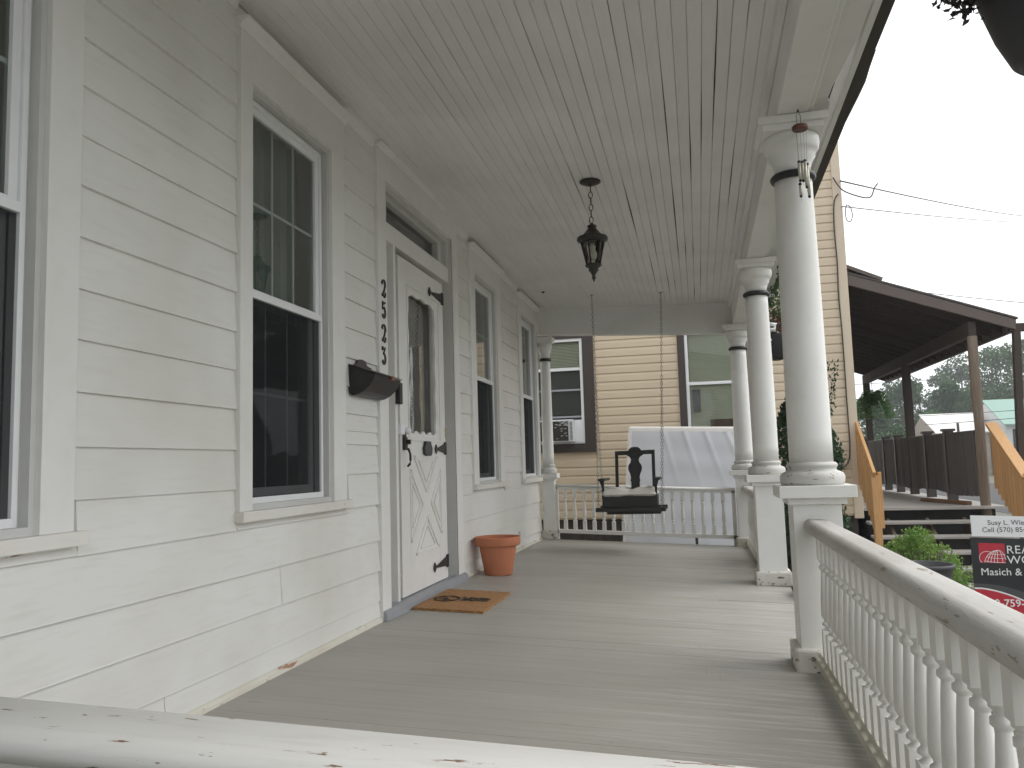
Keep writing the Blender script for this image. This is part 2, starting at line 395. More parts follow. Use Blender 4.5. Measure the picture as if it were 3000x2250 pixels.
def window(y0, y1, z0, z1, cl, cr, top, curtain):
    wn = part('window', house)
    c = MB(); c.box(-.004,.03,cl,y0,z0-.02,z1); c.build('casing', M['trim'], wn, .002)
    c = MB(); c.box(-.004,.03,y1,cr,z0-.02,z1); c.build('casing', M['trim'], wn, .002)
    c = MB(); c.box(-.004,.031,cl-.002,cr+.002,z1,top); c.build('head_casing', M['trim'], wn, .002)
    c = MB(); c.prism([(-.004,top),(.036,top),(.05,top+.02),(.075,top+.032),(.075,top+.045),(-.004,top+.045)], cl-.02, cr+.02, 'y'); c.build('cap_moulding', M['trim'], wn, .002)
    c = MB(); c.box(-.03,.055,cl-.012,cr+.03,z0-.062,z0-.020); c.box(-.004,.022,cl,cr,z0-.070,z0-.062); c.build('sill', M['sill'], wn, .003)
    # stepped jamb
    j = MB()
    for (d0,d1,t) in ((.012,-.02,.022),(-.02,-.075,.034)):
        j.box(d1,d0,y0-.002,y0+t,z0-.02,z1); j.box(d1,d0,y1-t,y1+.002,z0-.02,z1); j.box(d1,d0,y0+t,y1-t,z1-t,z1+.002); j.box(d1,d0+.004,y0+t,y1-t,z0-.02,z0+.004)
    j.build('jamb', M['jamb'], wn)
    a, b = y0+.034, y1-.034; zm = (z0+z1)/2+.0
    f = MB()                                             # outer vinyl frame
    f.box(-.05,-.012,a,a+.02,z0+.004,z1-.034); f.box(-.05,-.012,b-.02,b,z0+.004,z1-.034); f.box(-.05,-.012,a+.02,b-.02,z1-.056,z1-.034); f.box(-.05,-.006,a+.02,b-.02,z0+.004,z0+.03)
    f.build('frame', M['vinyl'], wn, .002)
    ia, ib = a+.02, b-.02; zt = z1-.056; zl = z0+.03
    def sash(xf, s0, s1, glz):
        q = MB(); t = .032; bt = .038
        q.box(xf-.028,xf,ia,ia+t,s0,s1); q.box(xf-.028,xf,ib-t,ib,s0,s1); q.box(xf-.028,xf,ia+t,ib-t,s1-t,s1); q.box(xf-.028,xf,ia+t,ib-t,s0,s0+bt)
        q.build('sash', M['vinyl'], wn, .002)
        xg = xf-.014
        p_ = MB(); p_.quad((xg,ia+t,s0+bt),(xg,ib-t,s0+bt),(xg,ib-t,s1-t),(xg,ia+t,s1-t)); p_.build('pane', M['glass'], wn)
        for i in (1,2):
            y = ia+t+(ib-ia-2*t)*i/3; k = MB(); k.box(xg-.010,xg-.004,y-.007,y+.007,s0+bt,s1-t); k.build('muntin', M['vinyl'], wn)
        z = (s0+bt+s1-t)/2; k = MB(); k.box(xg-.0105,xg-.0045,ia+t,ib-t,z-.007,z+.007); k.build('muntin', M['vinyl'], wn)
    sash(-.022, zm-.012, zt, 0)
    sash(-.056, zl, zm+.03, 1)
    k = MB(); k.box(-.04,-.010,ia,ib,zm-.016,zm+.016); k.build('meeting_rail', M['vinyl'], wn, .002)
    s_ = MB(); s_.quad((-.024,ia,zl),(-.024,ib,zl),(-.024,ib,zm-.016),(-.024,ia,zm-.016)); s_.build('insect_screen', M['screen'], wn)
    if curtain:
        q = MB(); n0 = 40
        for i in range(n0):
            ya = y0-.05+(y1-y0+.1)*i/n0; yb = y0-.05+(y1-y0+.1)*(i+1)/n0
            xa = -.17+.018*math.sin(i*1.1)+.008*math.sin(i*2.7); xb = -.17+.018*math.sin((i+1)*1.1)+.008*math.sin((i+1)*2.7)
            q.quad((xa,ya,curtain),(xb,yb,curtain),(xb,yb,z1+.1),(xa,ya,z1+.1), True)
        q.build('curtain', M['curtain'], wn)
    return wn
window(*WIN[0], 1.06, 2.065, 2.70, 1.75)
window(*WIN[1], 2.95, 3.965, 2.70, 1.58)
window(*WIN[2], 6.45, 7.53, 2.655, 1.2)
window(*WIN[3], 8.33, 9.36, 2.615, 1.2)

# front door with its frame and transom
dr = part('front_door', house)
c = MB(); c.box(-.004,.03,4.435,4.57,.0,2.59); c.build('door_casing', M['trim'], dr, .002)
c = MB(); c.box(-.004,.03,5.92,6.09,.0,2.59); c.build('door_casing', M['trim'], dr, .002)
c = MB(); c.box(-.004,.031,4.433,6.092,2.59,2.755); c.build('head_casing', M['trim'], dr, .002)
c = MB(); c.prism([(-.004,2.755),(.04,2.755),(.07,2.775),(.07,2.785),(-.004,2.785)], 4.41, 6.11, 'y'); c.build('cap_moulding', M['trim'], dr, .002)
c = MB(); c.box(-.22,.03,5.917,5.935,0,2.59); c.build('jamb', M['jamb'], dr)
c = MB(); c.box(-.22,.028,4.555,4.573,0,2.59); c.build('jamb', M['jamb'], dr)
c = MB(); c.box(-.12,-.10,4.57,5.92,0,2.25); c.build('inner_door', M['jamb'], dr)
c = MB(); c.box(-.10,.0,4.76,4.80,.03,2.25); c.build('frame_post', M['trim'], dr, .002)
c = MB(); c.box(-.10,.004,4.57,5.92,2.245,2.36); c.build('transom_bar', M['trim'], dr, .002)
c = MB()
c.box(-.06,.004,4.57,4.61,2.36,2.59); c.box(-.06,.004,5.88,5.92,2.36,2.59); c.box(-.06,.004,4.61,5.88,2.555,2.59)
c.box(-.09,-.03,4.61,4.66,2.36,2.555); c.box(-.09,-.03,5.78,5.88,2.36,2.555); c.box(-.09,-.03,4.66,5.78,2.525,2.555)
c.build('transom_frame', M['jamb'], dr, .003)
c = MB(); c.quad((-.075,4.66,2.36),(-.075,5.78,2.36),(-.075,5.78,2.525),(-.075,4.66,2.525)); c.build('transom_pane', M['glass'], dr)
# slab: stiles and rails round the glazed opening, plain lower half
Y0, Y1, Z0, Z1 = 4.84, 5.77, .062, 2.205
gy0, gy1, gz0, gz1 = 5.00, 5.60, 1.06, 2.02
d = MB(); d.box(-.038,0,Y0,gy0,Z0,Z1); d.box(-.038,0,gy1,Y1,Z0,Z1); d.box(-.038,0,gy0,gy1,gz1,Z1); d.box(-.038,0,gy0,gy1,Z0,gz0)
d.build('door_slab', M['trim'], dr, .003)
c = MB(); n_ = 28                                         # scalloped surround
def scal(u, amp): return amp*(.5+.5*math.cos(u*2*math.pi*3.0))
ring_o = []; ring_i = []
def add(yo, zo, yi, zi): ring_o.append((yo,zo)); ring_i.append((yi,zi))
for i in range(n_):
    u = i/n_; add(gy0+(gy1-gy0)*u, gz1, gy0+.03+(gy1-gy0-.06)*u, gz1-.018-.018*abs(2*u-1)**3-scal(u,.014))
for i in range(n_):
    u = i/n_; add(gy1, gz1-(gz1-gz0)*u, gy1-.018-scal(u*1.4,.02), gz1-.04-(gz1-gz0-.07)*u)
for i in range(n_):
    u = i/n_; add(gy1-(gy1-gy0)*u, gz0, gy1-.03-(gy1-gy0-.06)*u, gz0+.012+scal(u*1.3,.022))
for i in range(n_):
    u = i/n_; add(gy0, gz0+(gz1-gz0)*u, gy0+.018+scal(u*1.4,.02), gz0+.03+(gz1-gz0-.10)*u)
L = len(ring_o)
for i in range(L):
    j = (i+1) % L
    A, B, Cc, Dd = ring_o[i], ring_o[j], ring_i[j], ring_i[i]
    c.quad((-.004,*A),(-.004,*B),(-.004,*Cc),(-.004,*Dd)); c.quad((-.004,*Dd),(-.004,*Cc),(-.02,*Cc),(-.02,*Dd))
c.build('scalloped_surround', M['trim'], dr)
c = MB(); c.quad((-.0215,gy0,gz0),(-.034-.02,gy1,gz0),(-.034-.02,gy1,gz1),(-.0215,gy0,gz1)); c.build('pane', M['doorglass'], dr)   # pane tilted in its frame to steer what it reflects
c = MB()                                                  # raised mouldings: crossbuck
def mould(a, b, wd=.016): c.bar((.003,*a),(.003,*b), wd, .010, (1,0,0))
def tri(p, q, r):
    mould(p,q); mould(q,r); mould(r,p)
    cx, cz_ = (p[0]+q[0]+r[0])/3, (p[1]+q[1]+r[1])/3
    f = lambda t: (cx+(t[0]-cx)*.62, cz_+(t[1]-cz_)*.62)
    mould(f(p),f(q),.007); mould(f(q),f(r),.007); mould(f(r),f(p),.007)
tri((5.075,.925),(5.55,.925),(5.318,.69)); tri((5.085,.30),(5.565,.30),(5.318,.525))
tri((5.00,.84),(5.00,.385),(5.238,.612)); tri((5.63,.83),(5.63,.39),(5.408,.612))
for z in (1.03,): mould((4.99,z),(5.62,z),.006)
mould((4.985,1.04),(4.985,2.04),.008); mould((5.635,1.04),(5.635,2.04),.008); mould((4.985,2.04),(5.635,2.04),.008)
c.build('moulding', M['trim'], dr)
def hinge(z, ln, drop):
    h = MB(); h.box(.002,.012,5.722,5.762,z-.045,z+.045)
    h.prism([(5.722,z+.034),(5.722,z-.034),(5.722-ln*.8,z-.012-drop),(5.722-ln*.8,z+.006-drop)], .003, .010, 'x')
    y = 5.722-ln
    h.prism([(y-.03,z-.003-drop),(y-.005,z-.036-drop),(y+.03,z-.010-drop),(y+.06,z-.003-drop),(y+.03,z+.006-drop),(y-.005,z+.032-drop)], .003, .010, 'x')
    h.build('strap_hinge', M['black'], dr, .002)
hinge(2.088,.27,.0); hinge(.985,.19,.005); hinge(.183,.27,.01)
h = MB(); h.box(.002,.02,4.868,4.915,.965,1.045); h.box(.02,.045,4.888,4.906,1.0,1.03); h.prism([(4.868,1.045),(4.915,1.045),(4.898,1.075),(4.886,1.085),(4.876,1.07)], .003,.014,'x')
h.tube([(.03,4.892,.975),(.042,4.893,.94),(.042,4.897,.90),(.036,4.900,.875),(.02,4.902,.862)], .008); h.build('door_handle', M['black'], dr, .002)
h = MB(); h.prism([(5.275,1.028),(5.265,1.0),(5.245,.985),(5.252,.945),(5.280,.930),(5.380,.930),(5.402,.945),(5.408,.985),(5.39,1.0),(5.375,1.028)], .003, .022, 'x'); h.build('door_knocker', plain('grey_iron', (.05,.052,.056), .5), dr, .004)
h = MB(); h.box(-.01,.018,4.80,4.875,1.06,1.125); h.ball((.03,4.895,1.085),.022,10,8,(1,1,1)); h.build('night_latch', M['vinyl'], dr, .003)
h = MB(); h.box(-.002,.006,5.757,5.79,1.065,1.135); h.build('strike_plate', plain('brass_plate', (.45,.42,.30), .4, metal=.5), dr)
sl = MB(); sl.box(-.12,.0,4.57,5.92,.0,.055); sl.prism([(0.0,.0),(.055,-.004),(.055,.042),(.03,.055),(0,.055)], 4.44, 6.10, 'y'); sl.build('threshold', M['zinc'], dr, .003)

# ------------------------------------------------------------------ porch: floor, ceiling, beam
porch = thing('front_porch', (1.2,5,0), 'long white front porch with grey painted floor and slatted ceiling', 'porch')
y = .62
while y < END-.02:
    wd = .083; e = min(y+wd-.0006, END); dz = random.uniform(-.0004,.0004)
    cuts = [.002]
    if random.random() < .35: cuts.append(random.choice((.62,.9,1.35,1.8))+random.uniform(-.05,.05))
    crack = 5.66 < y < 5.745
    if crack: cuts = [.002, 1.88]
    xe = 2.415+random.uniform(-.006,.006)
    cuts.append(xe)
    for a, b in zip(cuts, cuts[1:]):
        f = MB(); f.box(a+.0004,b-.0004,y,e-(.011 if crack and a > 1 else 0),-.025+dz,.0+dz,K); f.build('floor_board', M['floor'], porch)
    y += wd
sub = MB(); sub.box(.0,2.38,.62,END,-.06,-.027,K); sub.box(2.34,2.375,.62,END,-.28,-.06,K); sub.build('floor_frame', M['dark'], porch)
sk = MB(); sk.box(2.31,2.335,.62,END,-.70,-.06,K); sk.box(.0,2.31,END-.03,END-.005,-.70,-.06,K); sk.build('skirt', M['interior'], porch)
wC = .0635; x = 0.002
def crackfn(open_):              # a joint that opens here and there along its run
    k = [(random.uniform(.3,9), random.uniform(.25,1.0), random.uniform(.3,1.0)) for _ in range(random.randint(2,4))]
    return lambda y: .0007+open_*sum(h*max(0, 1-abs(y-c)/w_) for c, w_, h in k)
edge = lambda y: .0009
while x < 2.205:
    e = min(x+wC, 2.21)
    op = .0 if x < .4 else .001 if x < 1.0 else random.choice((.0014,.002,.003,.0038)) 
    if 1.82 < x < 1.95: op = .0042
    nxt = crackfn(op)
    cuts = [.3]; p = .3+random.uniform(1.0,4.2)
    while p < END-.3: cuts.append(p); p += random.uniform(2.2,4.4)
    cuts.append(END+.1)
    for a, b in zip(cuts, cuts[1:]):
        c = MB(); d1 = random.uniform(-.0006,.0006); n_s = max(2, int((b-a)/.22)); prev = None
        for s_ in range(n_s+1):
            yy = a+.0004+(b-a-.0008)*s_/n_s; l, r_ = x+edge(yy), e-nxt(yy)
            ring = [(l,.014),(l,.0024),(l+.0026,.0),(r_-.0026,.0),(r_,.0024),(r_,.014)]
            n0 = len(c.v); c.v += [(px, yy, zc(px,yy)+d1+pz) for px, pz in ring]
            if prev is None: c.face([n0+q for q in range(6)])
            else:
                for q in range(6): q2 = (q+1) % 6; c.face((prev+q, n0+q, n0+q2, prev+q2))
            prev = n0
        c.face([prev+q for q in range(6)][::-1])
        c.build('ceiling_board', M['ceil'], porch)
    edge = nxt; x += wC
rf = MB(); ya, yb = .2, END+.15
rf.hexa([(0,ya,zc(0,ya)+.016),(2.5,ya,zc(2.5,ya)+.016),(2.5,yb,zc(2.5,yb)+.016),(0,yb,zc(0,yb)+.016),(0,ya,zc(0,ya)+.5),(2.6,ya,zc(2.6,ya)+.1),(2.6,yb,zc(2.6,yb)+.1),(0,yb,zc(0,yb)+.5)])
rf.build('porch_roof', M['dark'], porch)
def ybeam(x0, x1, lo, hi, name, mat, a=.3, b=END+.10, bev=.004):   # runs along y following the sag
    c = MB(); c.hexa([(x0,a,zb(a)+lo),(x1,a,zb(a)+lo),(x1,b,zb(b)+lo),(x0,b,zb(b)+lo),(x0,a,zb(a)+hi),(x1,a,zb(a)+hi),(x1,b,zb(b)+hi),(x0,b,zb(b)+hi)])
    return c.build(name, mat, porch, bev)
ybeam(2.238,2.375,0,.30,'front_beam',M['trim'])
ybeam(2.203,2.237,.19,.31,'beam_moulding',M['ceil'])
ybeam(2.376,2.40,.012,.30,'beam_moulding',M['trim'])
c = MB(); eg_ = [(.3,2.514),(3.1,2.5145),(3.35,2.508),(3.62,2.488),(3.80,2.470),(3.92,2.468),(3.96,2.484),(4.10,2.494),(4.6,2.505),(5.0,2.5145),(END+.1,2.5145)]
for (y0_, xa_), (y1_, xb_) in zip(eg_, eg_[1:]):        # soffit whose outer edge has rotted away from the fascia near the first column
    c.hexa([(2.40,y0_,zb(y0_)+.055),(xa_,y0_,zb(y0_)+.055),(xb_,y1_,zb(y1_)+.055),(2.40,y1_,zb(y1_)+.055),(2.40,y0_,zb(y0_)+.068),(xa_,y0_,zb(y0_)+.068),(xb_,y1_,zb(y1_)+.068),(2.40,y1_,zb(y1_)+.068)])
c.build('soffit_board', M['trim'], porch)
ybeam(2.515,2.543,.040,.16,'fascia_board',M['trim'])
c = MB(); c.hexa([(0,END,zc(0,END)-.35+.03),(2.24,END,zc(2.24,END)-.375+.03),(2.24,END+.14,zc(2.24,END)-.375+.03),(0,END+.14,zc(0,END)-.35+.03),
                  (0,END,zc(0,END)+.01),(2.24,END,zc(2.24,END)+.01),(2.24,END+.14,zc(2.24,END)+.01),(0,END+.14,zc(0,END)+.01)])
c.build('end_beam', M['ceil'], porch, .004)
c = MB(); c.box(.62,.62,.62,.62,0,0) if False else None
g = MB()
a, b = .3, END+.2
for (x0,x1,l0,l1) in ((2.545,2.59,.045,.055),(2.583,2.592,.055,.15),(2.5455,2.553,.055,.14)):
    g.hexa([(x0,a,zb(a)+l0),(x1,a,zb(a)+l0),(x1,b,zb(b)+l0),(x0,b,zb(b)+l0),(x0,a,zb(a)+l1),(x1,a,zb(a)+l1),(x1,b,zb(b)+l1),(x0,b,zb(b)+l1)])
gut = g.build('gutter', M['bronze']); tag(gut, 'dark brown gutter along the outer edge of the porch roof', 'gutter')
fl = MB()                                                # bent flashing that sticks out past the gutter
prof = [(p_-.32,q_*.8) for p_, q_ in [(3.55,.0),(3.56,.018),(3.86,.02),(3.865,.008),(3.95,.012),(3.955,.045),(4.1,.05),(4.25,.06),(4.4,.055),(4.7,.04),(5.0,.02),(5.15,.0)]]
for (p, q) in zip(prof, prof[1:]):
    fl.quad((2.592,p[0],zb(p[0])+.14),(2.592+p[1],p[0],zb(p[0])+.12),(2.592+q[1],q[0],zb(q[0])+.12),(2.592,q[0],zb(q[0])+.14))
    fl.quad((2.592,p[0],zb(p[0])+.15),(2.592+p[1],p[0],zb(p[0])+.128),(2.592+q[1],q[0],zb(q[0])+.128),(2.592,q[0],zb(q[0])+.15))
fl.build('bent_flashing', M['fascia'], gut)

# ------------------------------------------------------------------ columns on pedestals
def column(cx, cy, base, sc, label, full=True):
    t = thing('porch_column', (cx,cy,base), label, 'column', 'round white porch columns')
    zt = zb(cy); zcap = base+.825 if full else base+.745; hw = .105*sc; cw = .165*sc
    p = MB(); p.box(cx-hw,cx+hw,cy-hw,cy+hw,base-.002,zcap-.055); p.build('pedestal', M['trim'], t, .003)
    p = MB(); p.box(cx-hw-.028*sc,cx+hw+.028*sc,cy-hw-.028*sc,cy+hw+.028*sc,base-.004,base+.105)
    p.build('plinth', M['flaking'], t, .012)
    p = MB(); p.box(cx-hw-.022*sc,cx+hw+.022*sc,cy-hw-.022*sc,cy+hw+.022*sc,zcap-.085,zcap-.055); p.box(cx-cw,cx+cw,cy-cw,cy+cw,zcap-.055,zcap); p.build('pedestal_cap', M['trim'], t, .003)
    q = lambda L: [(r*sc, z) for r, z in L]
    b = MB(); b.lathe(q([(.138,.001),(.143,.02),(.144,.035),(.138,.052),(.125,.06),(.113,.064),(.108,.07),(.110,.078),(.115,.086),(.114,.094),(.106,.102),(.098,.104)]), cx, cy, 40, True, zcap); b.build('column_base', M['worn'], t)
    zs = zcap+.104; zn = zt-.040-.208
    s = MB(); pr = []
    for i in range(13):
        u = i/12; r = .0975-.0115*u**1.6; pr.append((r*sc, zs+(zn-zs)*u))
    s.lathe(pr, cx, cy, 40); s.build('shaft', M['trim'], t)
    r = MB(); r.lathe(q([(.080,-.016),(.096,-.017),(.103,-.010),(.106,0),(.103,.010),(.096,.017),(.080,.016)]), cx, cy, 40, False, zn-.012); r.build('neck_band', M['band'], t)
    c = MB(); c.lathe(q([(.083,0),(.084,.035),(.092,.06),(.108,.085),(.108,.105),(.117,.11),(.126,.125),(.131,.15),(.130,.175),(.124,.185)]), cx, cy, 40, True, zn); c.box(cx-.138*sc,cx+.138*sc,cy-.138*sc,cy+.138*sc,zn+.185,zt-.034); c.box(cx-.158*sc,cx+.158*sc,cy-.158*sc,cy+.158*sc,zt-.034,zt)
    c.build('capital', M['trim'], t)
    return t
fz = lambda x: -K*x
column(2.310,4.06,fz(2.31),1.0,'nearest white round column, wind chime hanging before it')
column(2.305,6.63,fz(2.30),.97,'second white column, middle one behind the open step gap')
column(2.285,9.38,fz(2.28),.98,'white corner column at the far end beside the box spring')
column(.105,9.40,fz(.10),.66,'slim white half column against the house at the far end', False)

# ------------------------------------------------------------------ railings
def bal_profile(h, r):
    return [(.80,0.0),(.80,.0),(.95,.005)]
def baluster(name, x, y, z0, z1, s, parent, mat, axis='y'):
    b = MB(); h = z1-z0
    b.box(x-s,x+s,y-s,y+s,z0,z0+h*.235); b.box(x-s,x+s,y-s,y+s,z1-h*.19,z1)
    pr = [(s*.92,.235),(s*.55,.25),(s*.55,.262),(s*.95,.272),(s*.98,.290),(s*.62,.305),(s*.66,.32),(s*1.0,.345),(s*1.02,.37),(s*.98,.45),(s*.84,.56),(s*.68,.67),(s*.60,.715),(s*.6,.72),(s*.92,.735),(s*.92,.755),(s*.6,.765),(s*.62,.78),(s*.95,.795),(s*.97,.81)]
    b.lathe([(r, z*h) for r, z in pr], x, y, 10, False, z0)
    return b.build(name, mat, parent)
def rail_y(x, y0, y1, zt, zlow, label, sp, mat_top, start=None):
    t = thing('porch_railing', (x,(y0+y1)/2,zlow), label, 'railing', 'white turned porch railings')
    p = MB(); 
    pr = [(x-.036,zt-.068),(x-.042,zt-.058),(x-.052,zt-.050)]+[(x-.028-.028*math.sin(R(a)),zt-.028+.028*math.cos(R(a))) for a in (105,85,65,48,32,16,0)]+[(x+.030+.026*math.sin(R(a)),zt-.030+.026*math.cos(R(a))) for a in (0,20,40,60,80,100)]+[(x+.050,zt-.052),(x+.036,zt-.068)]
    p.prism(pr, y0, y1, 'y'); p.sm[2:] = [True]*len(p.sm[2:]); p.build('top_rail', mat_top, t)
    p = MB(); p.prism([(x-.046,zlow-.05),(x+.04,zlow-.05),(x+.04,zlow),(x-.026,zlow),(x-.032,zlow-.012),(x-.046,zlow-.018)], y0, y1, 'y'); p.build('bottom_rail', M['weathered'], t, .002)
    y = start if start else y0+.07
    while y < y1-.05: baluster('baluster', x, y, zlow, zt-.066, .0245, t, M['trim']); y += sp
    return t
rail_y(2.305,.888,3.958,.572,-.012,'near front railing with peeling top rail running to the nearest column',.113,M['worny'],.99)
rail_y(2.300,6.74,9.27,.555,-.018,'far front railing between the second column and the corner column',.11,M['worny'])
def rail_x(y, x0, x1, zt, zlow, wd, label, sp, mat_top, start, bals=True):
    t = thing('porch_railing', ((x0+x1)/2,y,zlow), label, 'railing', 'white turned porch railings')
    p = MB(); L = [(y-wd,zt-.03),(y-wd-.004,zt-.014),(y-wd+.010,zt-.002),(y-wd+.03,zt),(y+wd-.01,zt),(y+wd,zt-.008),(y+wd,zt-.03)]
    n0 = 0
    for xx in (x0, x1):
        for (a, b) in L: p.v.append((xx, a, b-K*xx))
    LL = len(L); p.face(range(LL)); p.face([LL+i for i in range(LL)][::-1])
    for i in range(LL): j = (i+1) % LL; p.face((i, LL+i, LL+j, j), i < 4)
    p.build('top_rail', mat_top, t)
    p = MB(); p.box(x0,x1,y-.03,y+.03,zt-.058,zt-.031,K); p.build('sub_rail', M['trim'], t, .003)
    p = MB(); p.box(x0,x1,y-.03,y+.03,zlow-.042,zlow,K); p.build('bottom_rail', M['trim'], t, .003)
    x = start
    while x < x1-.04: baluster('baluster', x, y, zlow-K*x, zt-.058-K*x, .021, t, M['trim']); x += sp
    return t
far = rail_x(9.40,.185,2.17,.625,.113,.038,'far end railing behind the swing with slender balusters',.1095,M['trim'],.283)
p = MB(); p.box(.170,.205,9.37,9.43,.0,.60,K); p.build('end_post', M['trim'], far, .002)
p = MB(); p.box(2.13,2.17,9.37,9.43,.0,.60,K); p.build('end_post', M['trim'], far, .002)
p = MB(); p.box(1.72,1.75,9.385,9.415,.0,.07,K); p.build('foot_block', M['brown'], far, .002)
near_end = rail_x(.822,.03,2.255,.634,.10,.060,'close end railing across the bottom with flaking white paint',.11,M['worn'],.12)
p = MB(); p.box(2.256,2.356,.73,.885,fz(2.3),.60); p.build('corner_post', M['trim'], near_end, .004)

# ------------------------------------------------------------------ things on the porch
def chain(name, a, b, ln, wr, parent, mat):      # interlocking links from a to b
    a, b = Vector(a), Vector(b); d = b-a; n = max(2, int(d.length/(ln*.78))); st = d/n
    u = d.normalized(); v = u.cross(Vector((0,1,0))).normalized(); w_ = u.cross(v)
    m_ = MB()
    for i in range(n):
        c = a+st*(i+.5); s = v if i % 2 else w_
        pts = []
        for k in range(10):
            t = 2*math.pi*k/10; pts.append(c+u*math.cos(t)*ln*.5+s*math.sin(t)*ln*.27)
        m_.tube(pts, wr, 5, True)
    return m_.build(name, mat, parent)

# pendant lantern
LX, LY = 1.186, 5.32; zt = zc(LX, LY)
t = thing('pendant_lantern', (LX,LY,zt), 'dark bronze lantern hanging on a chain from the porch ceiling', 'lantern')
q = MB(); q.lathe([(.071,-.001),(.070,-.010),(.045,-.022),(.014,-.030),(.008,-.036)], LX, LY, 28, True, zt); q.build('canopy', M['bronze'], t)
z0 = zt-.036; zl = CZ+(2.453-CZ)*.984
chain('chain', (LX,LY,z0+.005), (LX-.002,LY,zl+.005), .048, .0032, t, M['bronze'])
def hexring(prof, name, mat, seg=6, rot=0):
    m_ = MB(); n = 0
    for (r, z) in prof:
        for i in range(seg):
            a = 2*math.pi*(i+rot)/seg; m_.v.append((LX+r*math.cos(a), LY+r*math.sin(a), z))
    for j in range(len(prof)-1):
        for i in range(seg):
            k = (i+1) % seg; m_.face((j*seg+i, j*seg+k, (j+1)*seg+k, (j+1)*seg+i), seg > 8)
    m_.face(range(seg)); m_.face([(len(prof)-1)*seg+i for i in range(seg)])
    return m_.build(name, mat, t)
hexring([(.008,zl+.006),(.012,zl-.004),(.030,zl-.012),(.031,zl-.022),(.025,zl-.028),(.034,zl-.040),(.052,zl-.062),(.066,zl-.078),(.098,zl-.090),(.104,zl-.104),(.098,zl-.116),(.080,zl-.122),(.074,zl-.130)], 'roof_cap', M['bronze'], 24)
zb0 = CZ+(2.172-CZ)*.984
top_r, bot_r = .074, .042
for i in range(6):
    a = 2*math.pi*(i+.25)/6
    m_ = MB(); m_.tube([(LX+top_r*math.cos(a),LY+top_r*math.sin(a),zl-.128),(LX+bot_r*math.cos(a),LY+bot_r*math.sin(a),zb0-.002)], .0065, 5); m_.build('frame_bar', M['bronze'], t)
    b = 2*math.pi*(i+1.25)/6
    m_ = MB(); f_ = lambda r, a_, z: (LX+r*math.cos(a_), LY+r*math.sin(a_), z)
    m_.quad(f_(bot_r-.003,a,zb0),f_(bot_r-.003,b,zb0),f_(top_r-.003,b,zl-.128),f_(top_r-.003,a,zl-.128)); m_.build('pane', M['clear'], t)
m_ = MB(); m_.lathe([(.011,0),(.012,-.03),(.016,-.045),(.026,-.07),(.028,-.09),(.020,-.112),(.004,-.122)], LX, LY, 14, True, zl-.128); m_.build('bulb', M['bulb'], t)
m_ = MB(); m_.lathe([(.040,.006),(.052,.004),(.055,-.008),(.044,-.016),(.030,-.026),(.034,-.038),(.026,-.046),(.015,-.062),(.010,-.076),(.014,-.084),(.012,-.094),(.006,-.101),(.004,-.112),(.001,-.116)], LX, LY, 20, True, zb0); m_.build('base_finial', M['bronze'], t)

# porch swing
SY = 8.4
def sx(x): return 1.8+(x-1.8)*1.05
def sz(z): return CZ+(z-CZ)*1.05
t = thing('porch_swing', (1.19,SY,sz(.40)), 'black wooden swing seat with vase shaped back splat hung on chains', 'swing')
x0, x1 = sx(.897), sx(1.403); zs = sz(.427)
m_ = MB(); m_.box(x0,x1,SY-.22,SY-.195,zs,sz(.53)); m_.box(x0,x1,SY-.195,SY+.24,sz(.50),sz(.525)); m_.box(x0,x0+.02,SY-.195,SY+.24,zs,sz(.50)); m_.box(x1-.02,x1,SY-.195,SY+.24,zs,sz(.50)); m_.build('seat_box', M['swing'], t, .004)
m_ = MB(); m_.box(sx(.832),sx(1.483),SY-.25,SY-.17,sz(.385),sz(.424)); m_.build('cross_bar', M['swing'], t, .006)
m_ = MB(); m_.box(sx(.832),sx(1.483),SY+.17,SY+.25,sz(.385),sz(.424)); m_.build('cross_bar', M['swing'], t, .006)
m_ = MB(); m_.box(sx(.925),sx(1.43),SY-.12,SY+.12,sz(.355),sz(.39)); m_.build('runner', M['swing'], t, .004)
bx0, bx1 = sx(.985), sx(1.375); yb = SY+.24; rake = .09
def back(x, z): return (x, yb+rake*(z-.55)/.45, z)
for x in (bx0+.015, bx1-.015):
    m_ = MB(); m_.bar(back(x,.50), back(x,sz(.945)), .034, .028, (0,1,0)); m_.build('back_post', M['swing'], t, .004)
m_ = MB(); m_.bar(back(bx0-.002,sz(.935)), back(bx1+.002,sz(.94)), .028, .045); m_.build('top_rail', M['swing'], t, .005)
cx = (bx0+bx1)/2
def plate(prof, name):
    m_ = MB(); n = len(prof)
    for dy in (-.012,.012):
        for (px, pz) in prof: v_ = back(cx+px, pz); m_.v.append((v_[0], v_[1]+dy-.004, v_[2]))
    m_.face(range(n)[::-1]); m_.face([n+i for i in range(n)])
    for i in range(n): j = (i+1) % n; m_.face((i,j,n+j,n+i))
    return m_.build(name, M['swing'], t)
zz = lambda u: sz(.60)+(sz(.995)-sz(.60))*u
half = [(.045,-.12),(.045,0),(.042,.10),(.050,.16),(.044,.24),(.052,.32),(.066,.40),(.072,.47),(.066,.54),(.048,.60),(.040,.66),(.046,.72),(.062,.76),(.085,.79),(.088,.83),(.072,.88),(.058,.95),(.035,.99),(.0,1.0)]
plate([(x, zz(u)) for x, u in half]+[(-x, zz(u)) for x, u in half[::-1][1:]], 'back_splat')
